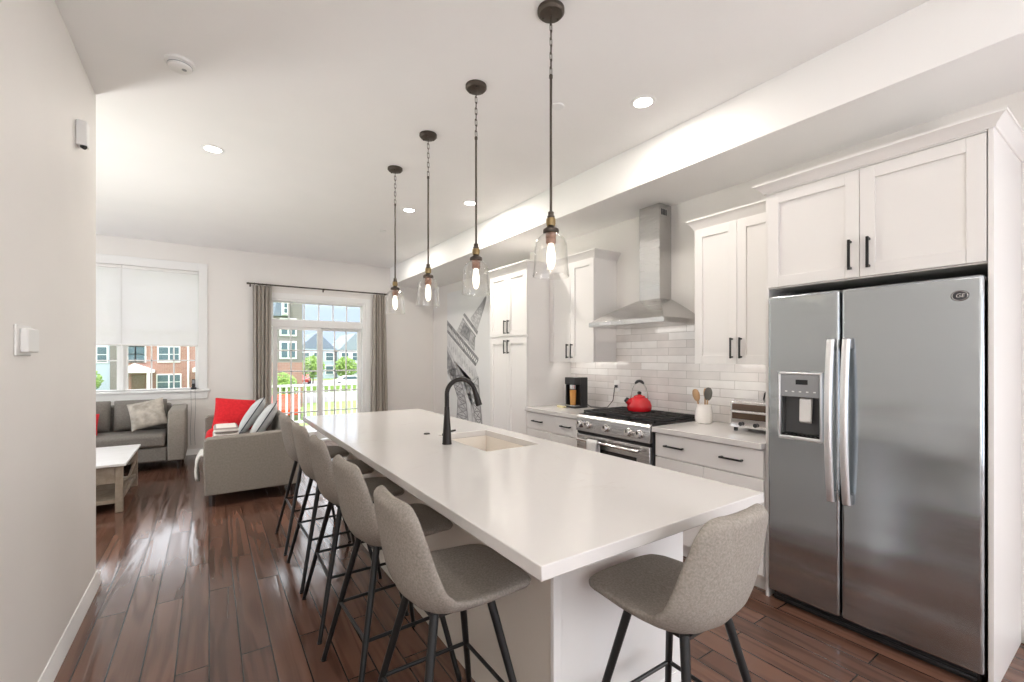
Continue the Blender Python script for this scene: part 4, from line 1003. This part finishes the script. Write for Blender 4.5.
def piped(name, label, c_, size, rot, mat, seed, group=None):
    t_ = thing(name, label, 'pillow', (c_[0], c_[1], c_[2]-.2), group)
    MB().cushion(c_, size, rot=rot, pinch=.05, seed=seed).build('pillow_cover', mat, t_, sub=1, sharp=80, weld=True)
    n = 12; pts = []
    sx, sy, _ = size
    def e(u, w_): pu = u*(1-.05*(1-w_*w_)*abs(u)); pv = w_*(1-.05*(1-u*u)*abs(w_)); return Vector(c_)+rot@Vector((pu*sx/2, pv*sy/2, 0))
    for i in range(n): pts.append(e(-1+2*i/n, -1))
    for i in range(n): pts.append(e(1, -1+2*i/n))
    for i in range(n): pts.append(e(1-2*i/n, 1))
    for i in range(n): pts.append(e(-1, 1-2*i/n))
    MB().tube(pts, .006, 8, closed=True).build('piping', 'piping', t_)
piped('piped_pillow', 'pale grey pillow with dark piping, nearer of the two leaning on the loveseat back', (.505, 5.66, .722), (.46, .50, .14), Matrix.Rotation(R(-9), 3, 'Z') @ Matrix.Rotation(R(-58), 3, 'Y'), 'grey_pillow', 11)
piped('piped_pillow', 'pale grey pillow with dark piping, farther of the two leaning on the loveseat back', (.43, 6.20, .735), (.46, .50, .14), Matrix.Rotation(R(-8), 3, 'Z') @ Matrix.Rotation(R(-58), 3, 'Y'), 'grey_pillow', 12)
p = thing('red_pillow', 'large red pillow leaning on the far arm of the loveseat', 'pillow', (.27, 6.9, .46))
MB().cushion((.27, 6.80, .70), (.48, .44, .18), rot=Matrix.Rotation(R(7), 3, 'Y') @ Matrix.Rotation(R(62), 3, 'X'), pinch=.06, seed=14).build('pillow_cover', 'red_fabric', p, sub=1, sharp=80, weld=True)
p = thing('red_blanket', 'red blanket heaped on the loveseat seat in front of the red pillow', 'blanket', (.12, 6.45, .46))
def rbf(u, w_):
    x = -.035+.30*u; y = 6.25+.42*w_
    hh = (sin(pi*min(1,max(0,u)))**.5)*(sin(pi*w_)**.5)
    return (x, y, .458+.16*hh*(1+.22*sin(9*u+4*w_)+.15*sin(13*w_-5*u)))
MB().sheet(rbf, 26, 26).build('folds', 'red_fabric', p, solid=.006, sharp=80)
p = thing('striped_blanket', 'folded white and brown striped blanket on the near end of the loveseat', 'blanket', (.2, 5.65, .456))
for i in range(4):
    MB().box(.015+.008*i, .28-.008*i, 5.42, 5.85-.01*i, .458+.063*i, .458+.063*i+.06).build('fold', 'stripe', p, bevel=.026, seg=4)
p = thing('knit_throw', 'white knitted throw hanging over the front edge of the loveseat', 'throw blanket', (LX0-.03, 5.5, .46))
def ktf(u, w_):
    y = 5.26+.34*u+.03*w_
    if w_ < .35: t_ = w_/.35; return (LX0+.055-.085*t_, y, .470+.004*sin(20*u))
    t_ = (w_-.35)/.65
    return (LX0-.034-.022*sin(pi*t_)+.012*sin(18*u+3*t_)*t_-.012*t_, y, .462-.24*t_*(.75+.35*abs(sin(3.2*u+.4))))
MB().sheet(ktf, 36, 24).build('knit', 'knit', p, solid=.014, sharp=80)

# coffee table
ct = thing('coffee_table', 'weathered wood coffee table with pale top in front of the sofa', 'coffee table', (-1.0, 5.95, 0))
cx0, cx1, cy0, cy1 = -1.35, -.635, 5.40, 6.52
MB().box(cx0, cx1, cy0, cy1, .430, .452).build('table_top', 'table_top', ct, bevel=.003)
for (x, y) in ((cx1-.08, cy0+.03), (cx1-.08, cy1-.085), (cx0+.02, cy0+.03), (cx0+.02, cy1-.085)):
    MB().box(x, x+.055, y, y+.055, .001, .430).build('leg', 'table_wood', ct, bevel=.003)
MB().box(cx0+.04, cx1-.04, cy0+.045, cy1-.045, .085, .118).build('lower_shelf', 'table_wood', ct, bevel=.003)
for y in (cy0+.05, cy1-.068): MB().box(cx0+.075, cx1-.08, y, y+.018, .27, .43).build('apron', 'table_wood', ct, bevel=.002)
MB().box(cx0+.04, cx1-.20, cy0+.045, cy1-.045, .262, .285).build('middle_shelf', 'table_wood', ct, bevel=.003)
for x in (cx0+.045, cx1-.055):
    a, b = cy0+.085, cy1-.085
    m_ = MB()
    for (z0, z1) in ((.12, .26), (.26, .12)):
        m_.loft([[(x, a, z0-.0), (x+.018, a, z0), (x+.018, a, z0+.02), (x, a, z0+.02)], [(x, b, z1), (x+.018, b, z1), (x+.018, b, z1+.02), (x, b, z1+.02)]])
    m_.box(x, x+.018, a, b, .405, .43); m_.build('cross_brace', 'table_wood', ct)

# ------------------------------------------------------------------ outdoors
GZ = -2.6
sbuild(MB().box(-80, 120, YF+.5, 170, GZ-.2, GZ), 'lawn', 'grass')
sbuild(MB().box(6.7, 120, 43, 84, GZ, GZ+.02), 'street', 'road')
sbuild(MB().box(.2, 4.2, YF+.16, 10.62, -.22, -.06), 'deck_floor', 'deck')
rl = thing('deck_railing', 'white deck railing outside the patio door', 'railing', (2.2, 10.5, -.06))
MB().box(.2, 4.2, 10.46, 10.55, .805, .85).build('top_rail', 'rail', rl, bevel=.006)
MB().box(.2, 4.2, 10.48, 10.53, .02, .07).build('bottom_rail', 'rail', rl, bevel=.006)
for i in range(33):
    x = .26+i*.122; MB().box(x-.018, x+.018, 10.487, 10.523, .07, .805).build('baluster', 'rail', rl)
for x in (.2, 4.2): MB().box(x-.05, x+.05, 10.455, 10.555, -.06, .95).build('post', 'rail', rl)
for (x, y0) in ((.2, YF+.16), (4.2, YF+.16)):
    MB().box(x-.03, x+.03, y0, 10.46, .805, .85).build('side_rail', 'rail', rl)

def hwin(root, x, z, w_, hh, y, panes=2):
    f_ = MB().box(x-w_/2-.12, x+w_/2+.12, y-.10, y, z-.12, z+hh+.12).build('window', 'rail', root)
    m_ = MB(); n = panes; g = .12
    pw = (w_-g*(n-1))/n
    for k in range(n):
        for (a, b) in ((z, z+hh/2-.04), (z+hh/2+.04, z+hh)): m_.box(x-w_/2+k*(pw+g), x-w_/2+k*(pw+g)+pw, y-.13, y-.1, a, b)
    m_.build('pane', 'housewin', f_)
def gable_roof(root, x0, x1, y0, y1, z, rise, mat, ridge='Y', over=.4):
    if ridge == 'X':
        MB().prism([(y0-over, z-.2), ((y0+y1)/2, z+rise), (y1+over, z-.2)], 'X', x0-over, x1+over).build('roof', mat, root)
    else:
        MB().prism([(x0-over, z-.2), ((x0+x1)/2, z+rise), (x1+over, z-.2)], 'Y', y0-over, y1+over).build('roof', mat, root)
# brick townhouse seen through the left window
b = thing('brick_townhouse', 'red brick townhouse with white porch seen through the left window', 'house', (-3, 64, GZ))
MB().box(-7.6, 3.2, 60, 70, GZ, 4.6).build('wall', 'brick', b); MB().box(-7.6, 3.2, 60.0, 70, 4.6, 7.5).build('upper_wall', 'tan_siding', b)
MB().box(-7.0, -5.55, 59.9, 60.05, .9, 4.6).build('tan_bay', 'tan_siding', b)
gable_roof(b, -7.1, 3.2, 60, 70, 7.5, 3, 'slate', 'X')
hwin(b, -6.3, 1.05, 1.5, 1.5, 60, 2); hwin(b, -3.55, 1.05, 1.7, 1.5, 60, 2); hwin(b, -3.55, -1.9, 1.9, 1.5, 60, 2); hwin(b, 1.5, 1.05, 1.5, 1.5, 60, 2)
pc = MB().prism([(-7.1, .25), (-6.3, .85), (-4.7, .15), (-4.7, -.1), (-7.1, -.1)], 'Y', 58.2, 60); pc.build('porch_roof', 'rail', b)
MB().box(-5.25, -5.0, 58.3, 58.5, GZ, -.1).box(-7.0, -6.8, 58.3, 58.5, GZ, -.1).build('porch_column', 'rail', b)
MB().box(-6.6, -5.5, 59.85, 60, GZ, -.35).build('front_door', 'door_brown', b)
MB().box(-1.95, -1.8, 59.8, 60, GZ, 4.5).build('downpipe', 'rail', b)
MB().prism([(-1.45, .3), (-.4, .9), (1.2, .2), (1.2, -.1), (-1.45, -.1)], 'Y', 58.2, 60).build('porch_roof', 'rail', b)
MB().box(-1.2, -.9, 58.3, 58.5, GZ, -.1).build('porch_column', 'rail', b)
b = thing('pale_townhouse', 'pale blue townhouse at the left edge of the left window', 'house', (-13, 64, GZ))
MB().box(-18, -7.66, 60.6, 70, GZ, 7.2).build('wall', 'blue_siding', b); gable_roof(b, -18, -8.1, 60.6, 70, 7.2, 3, 'slate', 'X')
MB().box(-8.35, -7.7, 60.5, 60.6, GZ, 7).build('corner_board', 'taupe_siding', b)
hwin(b, -10.6, 1.0, 1.5, 1.5, 60.6, 2); hwin(b, -8.95, 1.0, .7, 1.5, 60.6, 1)
# house seen through the left half of the patio door
b = thing('taupe_house', 'tall taupe and brick house seen through the left half of the patio door', 'house', (5.3, 44, GZ))
MB().box(4.2, 6.35, 40, 50, 1.05, 4.75).box(5.36, 6.35, 40, 50, 4.75, 9.5).build('wall', 'taupe_siding', b); MB().box(4.2, 6.35, 40, 50, GZ, 1.05).build('brick_wall', 'brick', b)
MB().prism([(4.2, 4.76), (4.55, 6.4), (5.35, 6.4), (5.35, 4.76)], 'Y', 39.85, 49.9).build('roof', 'slate', b)
MB().box(4.75, 5.3, 39.5, 41, 4.8, 6.0).build('dormer', 'white_siding', b)
hwin(b, 5.03, 5.0, .22, .75, 39.5, 1)
hwin(b, 5.28, 1.45, 1.0, 1.2, 40, 2); hwin(b, 5.28, 3.3, 1.0, 1.2, 40, 2); hwin(b, 5.28, -1.9, 1.0, 1.3, 40, 2)
def row_house(x0, x1, y, wallm, roofm, label, zt, rise, loc):
    b = thing('row_house', label, 'house', loc, 'row houses far beyond the lawn')
    MB().box(x0, x1, y, y+12, GZ, zt).build('wall', wallm, b)
    gable_roof(b, x0, x1, y, y+12, zt, rise, roofm, 'Y', .1)
    MB().prism([(x0, zt), ((x0+x1)/2, zt+rise-.5), (x1, zt)], 'Y', y-.05, y+.2).build('gable', wallm, b)
    n = 3
    for k in range(n):
        x = x0+(x1-x0)*(k+.5)/n
        for z in (-1.7, .9):
            if z+1.6 < zt: hwin(b, x, z, 1.3, 1.5, y, 1)
row_house(14.0, 20.5, 92, 'blue_siding', 'slate', 'pale blue gabled row house beside the taupe house, through the patio door', 3.4, 3.0, (17, 98, GZ))
row_house(20.8, 27.0, 90, 'white_siding', 'grey_roof', 'white gabled row house in the middle of the far row, through the patio door', 3.2, 3.1, (24, 96, GZ))
row_house(27.3, 34.0, 92, 'blue_siding', 'slate', 'pale blue gabled row house at the right end of the far row', 3.4, 3.0, (31, 98, GZ))
def tree(x, y, hh, rr_, label, seed, cat='tree', nm='young_tree'):
    rnd = random.Random(seed); t_ = thing(nm, label, cat, (x, y, GZ), 'young trees on the lawn')
    MB().tube([(x, y, GZ), (x+.05, y, GZ+hh*.4), (x, y, GZ+hh*.75)], [.09, .07, .03], 8).build('trunk', 'bark', t_)
    m_ = MB()
    for i in range(900):
        a = rnd.uniform(0, 2*pi); q = rnd.uniform(-1, 1); r_ = rnd.random()**.4
        c_ = Vector((x+rr_*r_*sqrt(1-q*q)*cos(a), y+rr_*r_*sqrt(1-q*q)*sin(a), GZ+hh*.62+hh*.38*r_*q))
        u = Vector((rnd.gauss(0,1), rnd.gauss(0,1), rnd.gauss(0,1))).normalized(); w_ = u.orthogonal().normalized(); s = rnd.uniform(.08, .16)*rr_
        m_.add([c_+u*s, c_+w_*s*.6, c_-u*s, c_-w_*s*.6], [(0,1,2,3)])
    m_.build('foliage', 'leaf', t_)
tree(-9.6, 55, 3.2, 1.5, 'small green tree seen through the left pane of the left window', 1)
tree(4.75, 38.4, 2.9, 1.0, 'small green tree in front of the brick part of the taupe house', 2)
tree(12.5, 70, 4.4, 1.7, 'green tree beside the middle stile of the patio door', 3)
tree(17.6, 72, 4.2, 1.8, 'green tree in front of the white row house', 4)
tree(15.4, 48, 3.9, 1.4, 'green tree at the right edge of the patio door', 5)
sbuild(MB().box(-30, 60, 56, 57, GZ, GZ+.9), 'hedge', 'leaf')
def car(x, y, ang, mat, label):
    c_ = thing('car', label, 'car', (0, 0, 0)); z = .02
    lo = [(-2.2, z+.35), (-2.25, z+.8), (-1.3, z+.95), (-.6, z+1.45), (.9, z+1.48), (1.6, z+1.0), (2.2, z+.9), (2.25, z+.35)]
    MB().prism(lo, 'Y', -.85, .85).build('body', mat, c_, bevel=.08, seg=2)
    MB().prism([(-1.05, z+.98), (-.55, z+1.38), (.85, z+1.4), (1.35, z+1.0)], 'Y', -.87, .87).build('side_glass', 'housewin', c_)
    MB().prism([(-1.22, z+.99), (-.64, z+1.40), (-.60, z+1.38), (-1.18, z+.97)], 'Y', -.7, .7).build('windscreen', 'housewin', c_)
    for (dx_, dy_) in ((-1.35, -.8), (1.35, -.8), (-1.35, .8), (1.35, .8)):
        MB().lathe([(.33,-.1),(.33,.1)], (dx_, dy_, z+.33), 20, 'Y').build('wheel', 'tyre', c_)
    c_.location = (x, y, GZ); c_.rotation_euler = (0, 0, R(ang))
car(4.3, 33.5, 82, 'carorange', 'orange red car parked behind the left half of the deck railing')
car(11.9, 74, 75, 'carred', 'small red car on the farther pavement behind the patio door')
car(16.4, 66, 0, 'carwhite', 'white car on the pavement behind the right half of the patio door')
